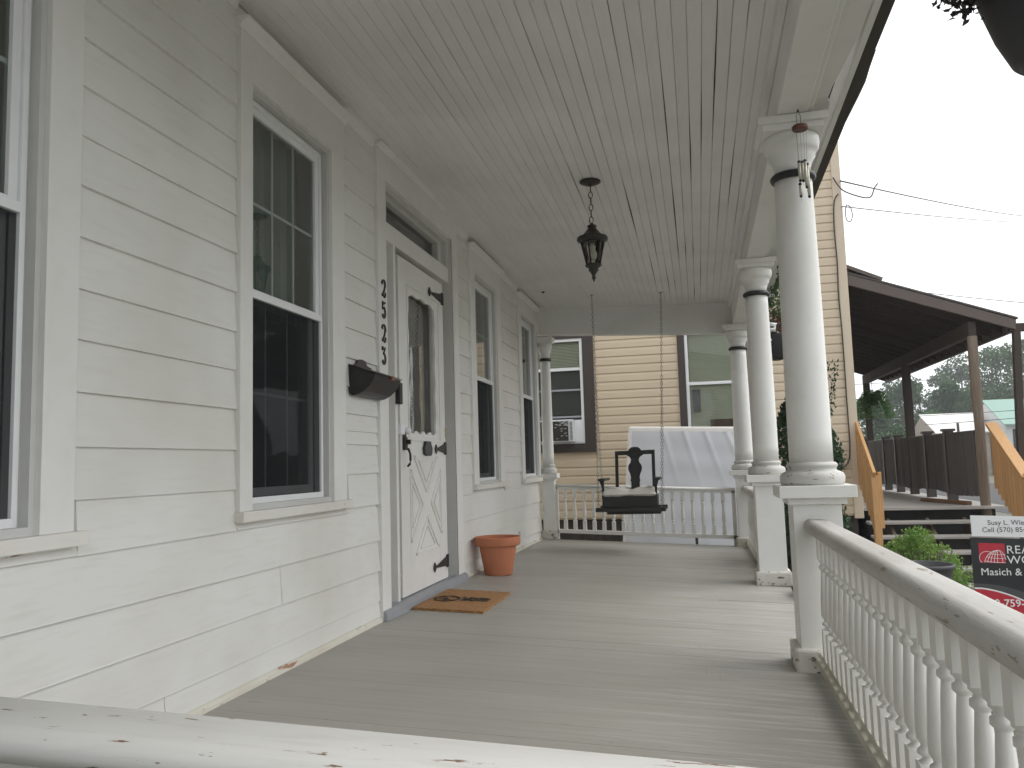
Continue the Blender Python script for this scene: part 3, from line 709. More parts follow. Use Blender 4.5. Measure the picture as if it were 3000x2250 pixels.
for s_, xa in ((-1, sx(.895)), (1, sx(1.41))):
    m_ = MB(); m_.box(xa-.034,xa+.034,SY-.24,SY+.27,sz(.672),sz(.695)); m_.box(xa-.012-s_*.012,xa+.012-s_*.012,SY-.215,SY-.185,zs,sz(.672)); m_.prism([(xa-.012-s_*.01,sz(.62)),(xa+.012-s_*.01,sz(.62)),(xa+.022-s_*.004,sz(.672)),(xa-.022-s_*.004,sz(.672))], SY-.235, SY-.215, 'y'); m_.build('arm', M['swing'], t, .005)
cu = MB(); nx, ny = 22, 12; cz0, cz1 = sz(.512), sz(.605)
def cush(u, v, top):
    x = x0-.004+(x1-x0+.008)*u; y = SY-.245+.47*v
    e = max(0, 1-((2*u-1)**8)); f_ = max(0, 1-((2*v-1)**6)); h = (e*f_)**.45
    pin = .55+.45*min(1, abs(u-.5)*5) ; wr = .006*math.sin(u*23+v*9)+.004*math.sin(v*31-u*7)
    return (x, y, (cz0+.035)+((cz1-cz0-.035)*h*pin+wr*h)*(1 if top else -.55))
for top in (1, 0):
    for i in range(nx):
        for j in range(ny):
            P = [cush(i/nx,j/ny,top), cush((i+1)/nx,j/ny,top), cush((i+1)/nx,(j+1)/ny,top), cush(i/nx,(j+1)/ny,top)]
            cu.quad(*(P if top else P[::-1]), sm=True)
co_ = cu.build('seat_cushion', M['cushion'])
tag(co_, 'off-white tufted cushion lying on the black swing seat', 'cushion')
hookL, hookR = (.755,8.78,zc(.755,8.78)), (1.495,8.75,zc(1.495,8.75))
for (hx, hy, hz), bx, bz in ((hookL, sx(.857), sz(.424)), (hookR, sx(1.442), sz(.424))):
    zj = hz-.55
    m_ = MB(); m_.lathe([(.018,0),(.018,-.006),(.004,-.008),(.004,-.05)], hx, hy, 8, True, hz); m_.build('ceiling_hook', M['chain'], t)
    f0 = Vector((hx,hy,hz-.04)); fj = f0.lerp(Vector((bx,SY,bz)), .38)
    chain('chain', f0, fj, .042, .0024, t, M['chain'])
    chain('chain', fj, (bx,SY-.21,bz), .042, .0022, t, M['chain']); chain('chain', fj, (bx,SY+.21,bz), .042, .0022, t, M['chain'])
hb = MB(); hb.ball((.262,8.55,zc(.262,8.55)-.006), .018, 10, 6, (1,1,.6)); tag(hb.build('ceiling_plug', M['black']), 'small black plug in the ceiling left of the swing chains', 'plug')

# wind chime
CX, CY = 2.328, 3.86
t = thing('wind_chime', (CX,CY,2.435), 'small wind chime of pale tubes under a red-brown wooden disc', 'wind chime')
m_ = MB(); m_.tube([(CX-.002,CY,2.437),(CX-.012,CY,2.415),(CX-.010,CY,2.38),(CX+.0,CY,2.368)], .0012, 4); m_.tube([(CX-.002,CY,2.437),(CX+.008,CY,2.41),(CX+.006,CY,2.368)], .0012, 4); m_.lathe([(.001,.012),(.006,.004),(.004,0)], CX-.002, CY, 6, True, 2.434); m_.build('hanging_loop', M['wire'], t)
m_ = MB(); m_.lathe([(.030,0),(.036,.004),(.036,.020),(.031,.024)], CX+.002, CY, 10, True, 2.344); m_.build('wooden_disc', M['cherry'], t, .002)
for k, (dx, zt_, zb_) in enumerate(((-.014,2.196,2.100),(.012,2.200,2.068),(-.012,2.10,2.035),(.024,2.19,2.03),(.004,2.207,2.11))):
    dy = (-.018,-.015,.008,.008,.02)[k]
    m_ = MB(); m_.tube([(CX+dx,CY+dy,zt_-.012),(CX+dx+.001,CY+dy,zb_+.008)], .0068, 10); o_ = m_.build('chime_tube', M['chime'], t)
    m_ = MB(); m_.ball((CX+dx,CY+dy,zt_-.006), .008, 8, 6); m_.ball((CX+dx+.001,CY+dy,zb_+.002), .007, 8, 6); m_.build('bead', M['black'], o_)
    m_ = MB(); m_.tube([(CX+dx*1.2,CY+dy,2.346),(CX+dx,CY+dy,zt_)], .0006, 3); m_.tube([(CX+dx,CY+dy,zb_),(CX+dx+.003,CY+dy,zb_-.022)], .0006, 3); m_.build('string', M['wire'], o_)

# house numbers: slab-footed numerals as bent strokes
def strokes(name, paths, cy, cz, label):
    m_ = MB()
    for pts, wd in paths:
        for i in range(len(pts)-1):
            (a0,b0), (a1,b1) = pts[i], pts[i+1]
            w0 = wd if not isinstance(wd, list) else wd[i]; w1 = wd if not isinstance(wd, list) else wd[i+1]
            dx, dz = a1-a0, b1-b0; l = math.hypot(dx, dz) or 1; nx_, nz_ = -dz/l, dx/l
            ex, ez = dx/l*w0*.25, dz/l*w0*.25
            q = [(a0-ex+nx_*w0/2,b0-ez+nz_*w0/2),(a0-ex-nx_*w0/2,b0-ez-nz_*w0/2),(a1+ex-nx_*w1/2,b1+ez-nz_*w1/2),(a1+ex+nx_*w1/2,b1+ez+nz_*w1/2)]
            P = []
            for xx in (.0305+.0002*i, .036+.0002*i):
                for (a, b) in q: P.append((xx, cy+a, cz+b))
            m_.hexa(P)
    o_ = m_.build(name, M['black'])
    return tag(o_, label, 'house number', 'black house numerals down the door casing')
arc = lambda cx_, cz_, rx, rz, a0, a1, n=9: [(cx_+rx*math.cos(R(a0+(a1-a0)*i/n)), cz_+rz*math.sin(R(a0+(a1-a0)*i/n))) for i in range(n+1)]
two = [(arc(0,.022,.024,.026,165,-15), [.020,.012,.010,.010,.011,.013,.015,.017,.017,.016]), ([(.023,.015),(.012,-.010),(-.006,-.030),(-.022,-.042)], .012), ([(-.024,-.046),(-.008,-.040),(.012,-.048),(.026,-.040),(.028,-.026)], [.012,.014,.018,.014,.010])]
five = [([(-.018,.048),(.0,.043),(.022,.050)], [.014,.016,.010]), ([(-.017,.046),(-.019,.008)], .009), (arc(.0,-.012,.023,.030,140,-150,10), [.008,.011,.014,.016,.017,.016,.015,.013,.011,.014,.018])]
three = [([(-.022,.036),(-.018,.048),(.002,.043),(.022,.048)], [.012,.016,.014,.010]), ([(.022,.046),(-.004,.012)], .010), (arc(.0,-.016,.024,.030,105,-150,10), [.008,.011,.014,.016,.017,.016,.015,.013,.011,.015,.019])]
s_ = (1.8-.033)/1.8; nz = lambda z: CZ+(z-CZ)*s_; ny_ = lambda y: y*s_
strokes('house_number', two, ny_(4.588), nz(1.934), 'black numeral 2 at the top of the four digits')
strokes('house_number', five, ny_(4.586), nz(1.797), 'black numeral 5, second of the four digits')
strokes('house_number', two, ny_(4.582), nz(1.660), 'black numeral 2 below the numeral 5')
strokes('house_number', three, ny_(4.577), nz(1.521), 'black numeral 3 lowest digit above the mailbox')

# mailbox
t = thing('mailbox', (.02,4.235,1.25), 'dark curved metal mailbox on the clapboards beside the front door', 'mailbox')
mp = [(.012,1.258),(.03,1.243),(.06,1.248),(.095,1.265),(.128,1.293),(.150,1.325),(.160,1.352),(.012,1.408)]
ya, yb = 4.045, 4.428
m_ = MB(); m_.prism(mp, ya+.002, yb-.002, 'y'); m_.build('box', M['mailbox'], t, .002)
m_ = MB(); m_.prism(mp, ya-.004, ya+.0015, 'y'); m_.build('end_plate', M['black'], t, .001)
m_ = MB(); m_.prism(mp, yb-.0015, yb+.004, 'y'); m_.build('end_plate', M['black'], t, .001)
m_ = MB(); m_.hexa([(.012,ya-.006,1.409),(.168,ya-.006,1.353),(.168,yb+.006,1.353),(.012,yb+.006,1.409),(.012,ya-.006,1.413),(.168,ya-.006,1.357),(.168,yb+.006,1.357),(.012,yb+.006,1.413)]); m_.build('lid', M['mailbox'], t, .001)
m_ = MB(); bp = [(4.10,1.36),(4.10,1.415),(4.13,1.425),(4.15,1.448),(4.20,1.454),(4.25,1.448),(4.27,1.425),(4.33,1.418),(4.35,1.36)]
m_.prism(bp, .014, .022, 'x'); m_.build('back_plate', M['brown'], t)
m_ = MB(); m_.box(.150,.171,4.27,4.31,1.340,1.362); m_.build('lid_tab', plain('rusty_tab', (.30,.13,.07), .7), t, .003)
m_ = MB(); m_.box(.001,.034,4.752,4.802,1.245,1.378)
db = m_.build('doorbell', M['black'], None, .006); tag(db, 'slim black doorbell box on the door frame right of the mailbox', 'doorbell')

# terracotta pot
px, py = .205, 6.45; pz = -K*px
t = thing('terracotta_pot', (px,py,pz), 'empty terracotta flower pot standing by the wall past the door', 'flower pot')
m_ = MB(); m_.lathe([(.107,.0),(.110,.004),(.150,.225),(.150,.228)], px, py, 40, True, pz); m_.build('pot_body', M['terra'], t)
m_ = MB(); m_.lathe([(.151,.225),(.173,.228),(.177,.236),(.182,.288),(.179,.297),(.168,.297),(.160,.285),(.150,.232),(.12,.06),(.02,.05)], px, py, 40, False, pz); m_.build('rim', M['terra'], t)
m_ = MB(); m_.box(.004,.018,8.10,8.17,.075,.185); tag(m_.build('outlet_cover', plain('almond_plastic', (.50,.47,.40), .5), None, .004), 'almond outdoor outlet cover low on the wall behind the pot', 'outlet')

# doormat
t = thing('doormat', (.28,5.18,0), 'brown coir doormat with a faded black print at the door', 'doormat')
m_ = MB(); nxx, nyy = 24, 36
xa, xb, ya, yb = .068, .505, 4.82, 5.55
top = lambda x, y: -K*x+.014+random.uniform(0,.003)
G_ = [[(xa+(xb-xa)*i/nxx+(random.uniform(-.004,.004) if i in (0,nxx) else 0), ya+(yb-ya)*j/nyy+(random.uniform(-.005,.005) if j in (0,nyy) else 0)) for j in range(nyy+1)] for i in range(nxx+1)]
Z_ = [[top(*G_[i][j]) for j in range(nyy+1)] for i in range(nxx+1)]
for i in range(nxx):
    for j in range(nyy):
        m_.quad(*[(*G_[a][b], Z_[a][b]) for a, b in ((i,j),(i+1,j),(i+1,j+1),(i,j+1))])
for i in range(nxx):
    for j in (0, nyy):
        a, b = G_[i][j], G_[i+1][j]; m_.quad((*a,-K*a[0]+.001),(*b,-K*b[0]+.001),(*b,Z_[i+1][j]),(*a,Z_[i][j]))
for j in range(nyy):
    for i in (0, nxx):
        a, b = G_[i][j], G_[i][j+1]; m_.quad((*a,-K*a[0]+.001),(*b,-K*b[0]+.001),(*b,Z_[i][j+1]),(*a,Z_[i][j]))
m_.build('mat', M['coir'], t)
m_ = MB()                                               # the print: an oval ring with scribbled middle and a ragged leafy patch
def blot(cx_, cy_, rx, ry, n=14, jit=.25):
    pts = []
    for i in range(n):
        a = 2*math.pi*i/n; q = 1+random.uniform(-jit,jit); pts.append((cx_+rx*q*math.cos(a), cy_+ry*q*math.sin(a)))
    n0 = len(m_.v); m_.v += [(x, y, -K*x+.0185) for x, y in pts]; m_.face([n0+i for i in range(n)])
for i in range(40):
    a = 2*math.pi*i/40; blot(.175+.075*math.cos(a), 5.17+.095*math.sin(a), .012, .013, 6)
for i in range(34): blot(.175+random.uniform(-.055,.055), 5.17+random.uniform(-.07,.07), .012, .007, 6)
for i in range(80):
    u = random.random(); blot(.27+.18*u, 5.19+random.uniform(-.075,.075)*(1-.35*u), random.uniform(.006,.016), random.uniform(.008,.02), 7, .5)
m_.build('print', M['ink'], t)

# hanging baskets
def leaves(m_, n, pos, size, up=.3):
    for i in range(n):
        c = Vector(pos()); s = size*random.uniform(.6,1.3)
        d = Vector((random.gauss(0,1),random.gauss(0,1),random.gauss(0,1)+up)).normalized(); e = d.cross(Vector((random.gauss(0,1),random.gauss(0,1),random.gauss(0,1)))).normalized()
        f_ = d.cross(e)*.15*s
        n0 = len(m_.v); m_.v += [tuple(c-d*s*.5), tuple(c+e*s*.28+f_), tuple(c+d*s*.5), tuple(c-e*s*.28+f_)]; m_.face((n0,n0+1,n0+2,n0+3))
def inball(c, r, sq=(1,1,1), hollow=.3):
    def f_():
        while True:
            v = Vector((random.uniform(-1,1),random.uniform(-1,1),random.uniform(-1,1)))
            if hollow < v.length < 1: return (c[0]+v.x*r*sq[0], c[1]+v.y*r*sq[1], c[2]+v.z*r*sq[2])
    return f_
t = thing('hanging_basket', (2.565,2.0,1.70), 'dark plastic hanging pot close overhead at the top right with drooping stems', 'hanging basket', 'hanging plant baskets')
BX, BY = 2.632, 2.02
m_ = MB(); m_.lathe([(.060,-.002),(.072,.0),(.082,.010),(.112,.080),(.140,.175),(.148,.215),(.136,.215),(.10,.09),(.06,.02)], BX, BY, 40, False, 1.728); m_.face(range(40)); m_.build('pot', M['plasticpot'], t)
for k in range(3):
    a = 2*math.pi*k/3+.4; m_ = MB(); m_.tube([(BX+.142*math.cos(a),BY+.142*math.sin(a),1.94),(BX,BY,2.46)], .0015, 4); m_.build('hanger_wire', M['wire'], t)
m_ = MB()
for k in range(44):
    a = random.uniform(0,6.28) if k < 14 else random.uniform(2.7,3.7); L_ = random.uniform(.02,.085); r0 = .125; dr_ = random.uniform(.03,.13)
    pts = [(BX+.09*math.cos(a),BY+.09*math.sin(a),1.93)]
    for j in range(6):
        u = j/5; pts.append((BX+(r0+L_*u)*math.cos(a+.15*u), BY+(r0+L_*u)*math.sin(a+.15*u), 1.955+.05*u-dr_*u*u))
    m_.tube(pts, .0012, 4)
    for p_ in pts[2:]:
        leaves(m_, 8, (lambda p_=p_: (p_[0]+random.gauss(0,.012),p_[1]+random.gauss(0,.012),p_[2]+random.gauss(0,.012))), .022)
m_.build('foliage', leafmat('dark_basket_leaf', (.035,.03,.03), (.06,.05,.04), 9), t)
HX, HY = 2.535, 7.8
t = thing('hanging_basket', (HX,HY,1.73), 'black hanging pot with brown flowers and a white bow between the columns', 'hanging basket', 'hanging plant baskets')
m_ = MB(); m_.lathe([(.05,0),(.085,.02),(.125,.13),(.14,.22),(.145,.235),(.12,.235)], HX, HY, 24, True, 1.73); m_.build('pot', M['plasticpot'], t)
m_ = MB(); leaves(m_, 420, inball((HX,HY,2.06),.15,(1,1,.75),.1), .035); m_.build('dry_flowers', M['leaf_brown'], t)
m_ = MB()
for k in range(14):
    a = random.uniform(0,6.28); x, y, z = HX+.12*math.cos(a), HY+.12*math.sin(a), 2.05
    for j in range(12): leaves(m_, 3, (lambda x=x,y=y,z=z: (x+random.gauss(0,.015),y+random.gauss(0,.015),z+random.gauss(0,.012))), .03); z += .028; x += random.gauss(0,.010); y += random.gauss(0,.01)
m_.build('green_stems', M['leaf_vine'], t, kind='stuff')
m_ = MB(); bx_, by_, bz_ = HX-.10, HY-.13, 2.0
for s in (-1,1):
    m_.tube([(bx_,by_,bz_),(bx_+s*.05,by_-.02,bz_+.045),(bx_+s*.095,by_-.01,bz_+.035),(bx_+s*.09,by_-.01,bz_-.01),(bx_+s*.04,by_-.02,bz_-.005),(bx_,by_,bz_)], [.012,.022,.026,.024,.018,.012], 6)
    m_.tube([(bx_,by_,bz_),(bx_+s*.02,by_-.015,bz_-.05),(bx_+s*.045,by_-.01,bz_-.11)], [.012,.016,.018], 6)
m_.build('white_bow', M['white'], t)
m_ = MB(); m_.tube([(HX,HY,1.96),(HX,HY,2.42)], .003, 5); m_.build('hanger_wire', M['wire'], t)
m_ = MB(); m_.box(2.40,2.66,HY-.012,HY+.012,2.32,2.345); m_.box(2.63,2.655,HY-.012,HY+.012,2.20,2.32); m_.build('bracket', M['vinyl'], t)
t = thing('climbing_vine', (2.56,7.4,2.2), 'trailing green vine along the gutter behind the second column', 'vine')
m_ = MB()
for k in range(26):
    y = random.uniform(6.9,8.6); x = 2.56+random.gauss(0,.03); z = zb(y)+.05
    for j in range(random.randint(3,12)): leaves(m_, 2, (lambda x=x,y=y,z=z: (x+random.gauss(0,.02),y+random.gauss(0,.03),z+random.gauss(0,.02))), .04); z -= .035; x += random.gauss(0,.008); y += random.gauss(0,.015)
m_.build('foliage', M['leaf_vine'], t)

# evergreen beside the porch
t = thing('columnar_evergreen', (2.78,8,-.78), 'tall dark columnar evergreen growing behind the nearest column', 'shrub')
m_ = MB(); m_.tube([(2.78,8,-.78),(2.78,8,.6),(2.80,8,1.5)], [.04,.03,.01], 6); m_.build('stem', M['bark'], t)
m_ = MB()
def eg():
    while True:
        z = random.uniform(-.7,1.62); r = .30*min(1, (1.75-z)/.9)**.7*random.uniform(.45,1.0)**.5; a = random.uniform(0,6.283)
        return (2.775+r*math.cos(a)+.03*math.sin(z*9), 8+r*math.sin(a), z)
leaves(m_, 7000, eg, .055, 1.6)
for k in range(7):
    x = 2.80+random.uniform(-.15,.22); z = 1.2
    for j in range(20): leaves(m_, 3, (lambda x=x,z=z: (x+random.gauss(0,.012),7.9+random.gauss(0,.012),z+random.gauss(0,.012))), .032, 2); z += .026; x += random.gauss(.003,.006)
m_.build('foliage', M['leaf_dark'], t)

# ------------------------------------------------------------------ beige neighbour house
NY = 12.4; NX = 4.0
nh = thing('neighbour_house', (1.5,NY,-.78), 'beige vinyl sided house next door with dark brown window trim', 'house')
m_ = MB(); m_.box(-5,-.64,NY+.02,NY+.3,-.0,6.3); m_.box(.144,1.673,NY+.02,NY+.3,0,6.3); m_.box(2.457,NX-.02,NY+.02,NY+.3,0,6.3); m_.box(-.64,.144,NY+.02,NY+.3,0,1.14); m_.box(1.673,2.457,NY+.02,NY+.3,0,1.14); m_.box(-.64,.144,NY+.02,NY+.3,2.75,6.3); m_.box(1.673,2.457,NY+.02,NY+.3,2.75,6.3); m_.box(NX-.3,NX-.02,NY+.3,NY+9,0,6.3); m_.build('wall_core', M['vsiding'], nh)
m_ = MB(); m_.box(-5,NX-.06,NY+.05,NY+9,-.80,.0); m_.build('foundation', M['stone'], nh)
m_ = MB(); m_.hexa([(-5,NY-.3,6.3),(NX+.3,NY-.3,6.3),(NX+.3,NY+9,6.3),(-5,NY+9,6.3),(-5,NY+3,8.5),(NX-1,NY+3,8.5),(NX-1,NY+6,8.5),(-5,NY+6,8.5)]); m_.build('roof', M['shingle'], nh)
m_ = MB(); m_.box(NX-.11,NX+.012,NY-.016,NY+.10,-.035,6.3); m_.build('corner_post', M['vcorner'], nh, .004)
W1 = (-.64,.144,1.14,2.75); W2 = (1.673,2.457,1.14,2.75); tr = .17; tl_ = .106
for (a,b,z0,z1) in (W1, W2):
    hole = None
rows = []; z = .025
cours = [(0,0),(-.016,0.0),(-.016,.012),(-.013,.083),(-.004,.115),(-.004,.1268),(0,.1268)]
def course(x0, x1, z):
    m_ = MB(); m_.prism([(NY+.02+d, z+h) for d, h in cours], x0, x1, 'x'); m_.build('siding_course', M['vsiding'], nh)
while z < 6.2:
    if z+.127 <= .99 or z >= 2.90: segs = [(-2.2,NX-.11)]
    else: segs = [(-2.2,W1[0]-tl_-.01),(W1[1]+tr+.012,W2[0]-tl_-.012),(W2[1]+tr,NX-.11)]
    for (a, b) in segs: course(a, b, z)
    z += .1272
m_ = MB()
for x in (W1[1]+tr, W2[0]-tl_-.012): m_.box(x,x+.012,NY-.012,NY+.02,1.0,2.95)
m_.build('siding_channel', M['vcorner'], nh, kind='stuff')
def nwin(Wn, left_t, right_t, dark):
    a, b, z0, z1 = Wn; wn = part('window', nh)
    for n_, bx in (('trim_board',(a-left_t,a,z0-.13,z1+.14)),('trim_board',(b,b+right_t,z0-.13,z1+.14)),('trim_board',(a,b,z1,z1+.14)),('sill_board',(a,b,z0-.13,z0))):
        m_ = MB(); m_.box(bx[0],bx[1],NY-.03,NY+.02,bx[2],bx[3]); m_.build(n_, M['brown'], wn, .003)
    f = MB(); t_ = .045
    f.box(a,a+t_,NY-.012,NY+.03,z0,z1); f.box(b-t_,b,NY-.012,NY+.03,z0,z1); f.box(a+t_,b-t_,NY-.012,NY+.03,z1-t_,z1); f.box(a+t_,b-t_,NY-.012,NY+.03,z0,z0+.03); f.build('frame', M['vinyl'], wn, .003)
    zm = 2.28 if dark else 1.965
    m_ = MB(); m_.box(a+t_,b-t_,NY+.0,NY+.03,zm-.022,zm+.022); m_.build('meeting_rail', M['vinyl'], wn, .003)
    if dark:
        for zz_ in (1.96,1.55): m_ = MB(); m_.box(a+t_,b-t_,NY+.004,NY+.028,zz_-.014,zz_+.014); m_.build('storm_rail', M['zinc'], wn, .002)
    m_ = MB(); m_.quad((a+t_,NY+.016,z0),(b-t_,NY+.016,z0),(b-t_,NY+.016,z1),(a+t_,NY+.016,z1)); m_.build('pane', M['nglass'], wn)
    m_ = MB(); z = z1-.05; lo = zm if dark else z0+.02
    while z > lo: m_.hexa([(a+.05,NY+.05,z-.010),(b-.05,NY+.05,z-.010),(b-.05,NY+.062,z+.008),(a+.05,NY+.062,z+.008),(a+.05,NY+.051,z-.009),(b-.05,NY+.051,z-.009),(b-.05,NY+.063,z+.009),(a+.05,NY+.063,z+.009)]); z -= .0225
    m_.build('blind', M['blind'], wn, kind='stuff')
    m_ = MB(); m_.box(a,b,NY+.09,NY+.10,z0,z1); m_.build('backing', M['reflection_grey'] if dark else M['blind'], wn)
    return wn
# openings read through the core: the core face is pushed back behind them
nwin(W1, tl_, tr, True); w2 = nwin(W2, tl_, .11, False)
m_ = MB(); m_.box(1.76,1.87,NY+.028,NY+.04,1.55,1.88); m_.build('window_card', plain('grey_card', (.16,.16,.17), .6), w2)
m_ = MB(); m_.box(2.0,2.33,NY+.028,NY+.046,1.19,1.43); m_.build('sill_box', plain('brown_box', (.14,.10,.075), .8), w2)
t = thing('air_conditioner', (-.15,NY-.1,1.16), 'white window air conditioner with a torn black grille in the dark trimmed window', 'air conditioner')
m_ = MB(); m_.box(-.56,.0,NY-.24,NY+.0,1.165,1.50); m_.build('case', M['acwhite'], t, .012)
m_ = MB(); m_.box(-.53,-.075,NY-.250,NY-.241,1.185,1.475); m_.build('grille', M['acgrille'], t)
m_ = MB()
for k in range(26): 
    x, z = random.uniform(-.30,-.09), random.choice((random.uniform(1.40,1.465),random.uniform(1.2,1.45)))
    m_.quad((x,NY-.2525,z),(x+random.uniform(.01,.05),NY-.2535,z+random.uniform(-.01,.012)),(x+random.uniform(.01,.04),NY-.254,z+random.uniform(.008,.02)),(x-.005,NY-.253,z+.012))
m_.build('torn_foil', M['flake'], t, kind='stuff')
for i in range(14):
    m_ = MB(); z = 1.20+i*.0195; m_.box(-.050,-.012,NY-.243,NY-.2385,z,z+.009); m_.build('louvre', M['black'], t)
m_ = MB(); m_.box(.0,.10,NY-.02,NY-.010,1.165,1.50); m_.build('side_panel', M['vinyl'], t)
# electric meter and cables on the wall
t = thing('electric_meter', (3.62,NY-.05,.70), 'grey electric meter box on the beige siding behind the nearest column', 'electric meter')
m_ = MB(); m_.box(3.50,3.735,NY-.11,NY-.0,.70,1.06); m_.build('meter_box', M['acwhite'], t, .015)
m_ = MB(); ly = MB(); 
prof = [(.09,0),(.09,.03),(.08,.05),(.02,.058)]
n0 = 0
for (r_, d_) in prof:
    for i in range(20): a = 2*math.pi*i/20; ly.v.append((3.615+r_*math.cos(a), NY-.11-d_, .90+r_*math.sin(a)))
for j in range(3):
    for i in range(20): k = (i+1) % 20; ly.face((j*20+i,(j+1)*20+i,(j+1)*20+k,j*20+k), True)
ly.face([60+i for i in range(20)]); ly.build('dial', M['acwhite'], t)
def cable(name, pts, r, label):
    P = [Vector(p) for p in pts]; Q = []
    for i in range(len(P)-1):
        p0, p1, p2, p3 = P[max(i-1,0)], P[i], P[i+1], P[min(i+2,len(P)-1)]
        for k in range(6):
            u = k/6; Q.append(.5*((2*p1)+(-p0+p2)*u+(2*p0-5*p1+4*p2-p3)*u*u+(-p0+3*p1-3*p2+p3)*u**3))
    Q.append(P[-1])
    m_ = MB(); m_.tube(Q, r, 5); return tag(m_.build(name, M['wire']), label, 'cable', 'black utility cables')
cable('wall_cable', [(3.965,NY-.03,4.62),(3.90,NY-.03,4.50),(3.875,NY-.03,4.1),(3.885,NY-.03,3.6),(3.87,NY-.03,3.1),(3.885,NY-.03,2.6),(3.885,NY-.03,1.6),(3.88,NY-.03,.90),(3.80,NY-.03,.69),(3.66,NY-.03,.67),(3.60,NY-.03,.70)], .009, 'thin black cable running down the beige corner to the meter')

# ------------------------------------------------------------------ box spring
t = thing('box_spring', (1.6,11.0,-.78), 'grey-blue box spring mattress base stood on end against the house next door', 'box spring')
A_, B_, C_, D_ = Vector((.74,10.75,-.76)), Vector((2.28,10.75,-.80)), Vector((2.38,11.15,1.265)), Vector((.895,11.15,1.325))
nrm = (B_-A_).cross(D_-A_).normalized()
if nrm.y > 0: nrm = -nrm
P_ = lambda u, v: (A_*(1-u)+B_*u)*(1-v)+(D_*(1-u)+C_*u)*v
m_ = MB(); m_.hexa([A_,B_,B_-nrm*.18,A_-nrm*.18,D_,C_,C_-nrm*.18,D_-nrm*.18]); m_.build('frame', M['tick'], t, .03)
m_ = MB(); n1, n2 = 60, 70
def fab(i, j):
    u = .04+.94*i/n1; v = .02+.945*j/n2
    d = .006+.0
    w_ = 0
    for k, (cu_, ph) in enumerate(((.30,0),(.48,1.1),(.66,2.2),(.84,.5))):   # sags fanning down and right from the top edge
        x = (u-cu_)-(1-v)*(.35+.25*cu_); w_ += math.exp(-(x/.022)**2)*max(0,1-(1-v)*2.4)*.016
    d += w_*.9+.003*math.sin(u*19+v*5)+.002*math.sin(v*41+u*3)
    return tuple(P_(u,v)+nrm*d)
for i in range(n1):
    for j in range(n2): m_.quad(fab(i,j),fab(i+1,j),fab(i+1,j+1),fab(i,j+1), True)
m_.build('dust_cover', M['fabric'], t)

# ------------------------------------------------------------------ covered deck of the house next door
DX, DY0, DY1 = 5.63, 12.42, 20.4; DZ = .10
dk = thing('covered_deck', (5,15,-.78), 'covered wooden deck with brown sloping roof and grey steps at the house next door', 'deck')
y = DY0; 
while y < DY1:
    m_ = MB(); m_.box(NX+.02,DX+.22,y,y+.138,DZ-.035,DZ); m_.build('deck_board', M['deckgrey'], dk); y += .1425
m_ = MB(); m_.box(NX+.05,DX+.15,DY0+.3,DY0+.34,-.75,DZ-.04); m_.box(NX+.05,NX+.1,DY0+.3,DY1,-.75,DZ-.04); m_.build('underside', M['dark'], dk)  # dark sheets stand in for the shade below deck and steps
for k in range(1,6):
    zt_ = DZ-.172*k; yy = DY0-.28*k
    m_ = MB(); m_.box(NX+.03,5.72,yy,yy+.285,zt_-.038,zt_); m_.build('tread', M['deckgrey'], dk, .008)
for x in (4.32,4.83,5.30): 
    m_ = MB(); m_.prism([(DY0+.1,-.05),(DY0-.28*5,-.78),(DY0-.28*5+.3,-.78),(DY0+.1,-.30)], x, x+.04, 'x'); m_.build('stringer', M['pine'] if False else M['oldwood'], dk)
m_ = MB(); m_.bar((NX+.0,DY0+.0,1.29),(NX-.01,DY0-1.02,.58),.04,.09); m_.build('hand_rail', M['pine'], dk, .004)
m_ = MB(); m_.box(NX-.045,NX+.045,11.42,11.51,-.78,.575); m_.build('newel_post', M['pine'], dk, .005)
m_ = MB(); m_.box(NX+.05,NX+.088,11.46,11.55,-.1,.62); m_.build('newel_post', M['pine'], dk, .004)
for i in range(9):
    u = (i+.5)/9; y_ = DY0-1.0*u; z_ = 1.25-.70*u
    m_ = MB(); m_.box(NX-.03,NX+.008,y_-.045,y_+.045,z_-.78,z_-.02); m_.build('rail_slat', M['pine'], dk)
m_ = MB(); m_.bar((DX+.09,DY0,1.22),(DX+.10,DY0-1.12,.50),.14,.045); m_.build('hand_rail', M['pine'], dk, .004)
for i in range(10):
    u = (i+.5)/10; y_ = DY0-1.1*u; z_ = 1.19-.72*u
    m_ = MB(); m_.box(DX+.07,DX+.11,y_-.05,y_+.05,z_-.82,z_-.01); m_.build('rail_slat', M['pine'], dk)
m_ = MB(); m_.box(DX+.06,DX+.15,11.26,11.35,-.78,.56); m_.build('newel_post', M['pine'], dk, .005)
# roof
RX0, RX1 = NX+.02, 6.16
rz = lambda x: 3.46-(x-4.04)*(3.46-2.653)/(6.164-4.04)
RY0, RY1 = 12.5, 20.6
m_ = MB(); m_.hexa([(RX0,RY0-.03,rz(RX0)-.005),(RX1+.03,RY0-.03,rz(RX1)-.005),(RX1+.03,RY1,rz(RX1)-.005),(RX0,RY1,rz(RX0)-.005),(RX0,RY0-.03,rz(RX0)+.025),(RX1+.03,RY0-.03,rz(RX1)+.02),(RX1+.03,RY1,rz(RX1)+.02),(RX0,RY1,rz(RX0)+.025)]); m_.build('roof_deck', M['shingle'], dk)
m_ = MB(); m_.hexa([(RX0,RY0-.02,rz(RX0)-.17),(RX1,RY0-.02,rz(RX1)-.15),(RX1,RY0+.02,rz(RX1)-.15),(RX0,RY0+.02,rz(RX0)-.17),(RX0,RY0-.02,rz(RX0)-.006),(RX1,RY0-.02,rz(RX1)-.006),(RX1,RY0+.02,rz(RX1)-.006),(RX0,RY0+.02,rz(RX0)-.006)]); m_.build('fascia', M['fascia'], dk, .003)
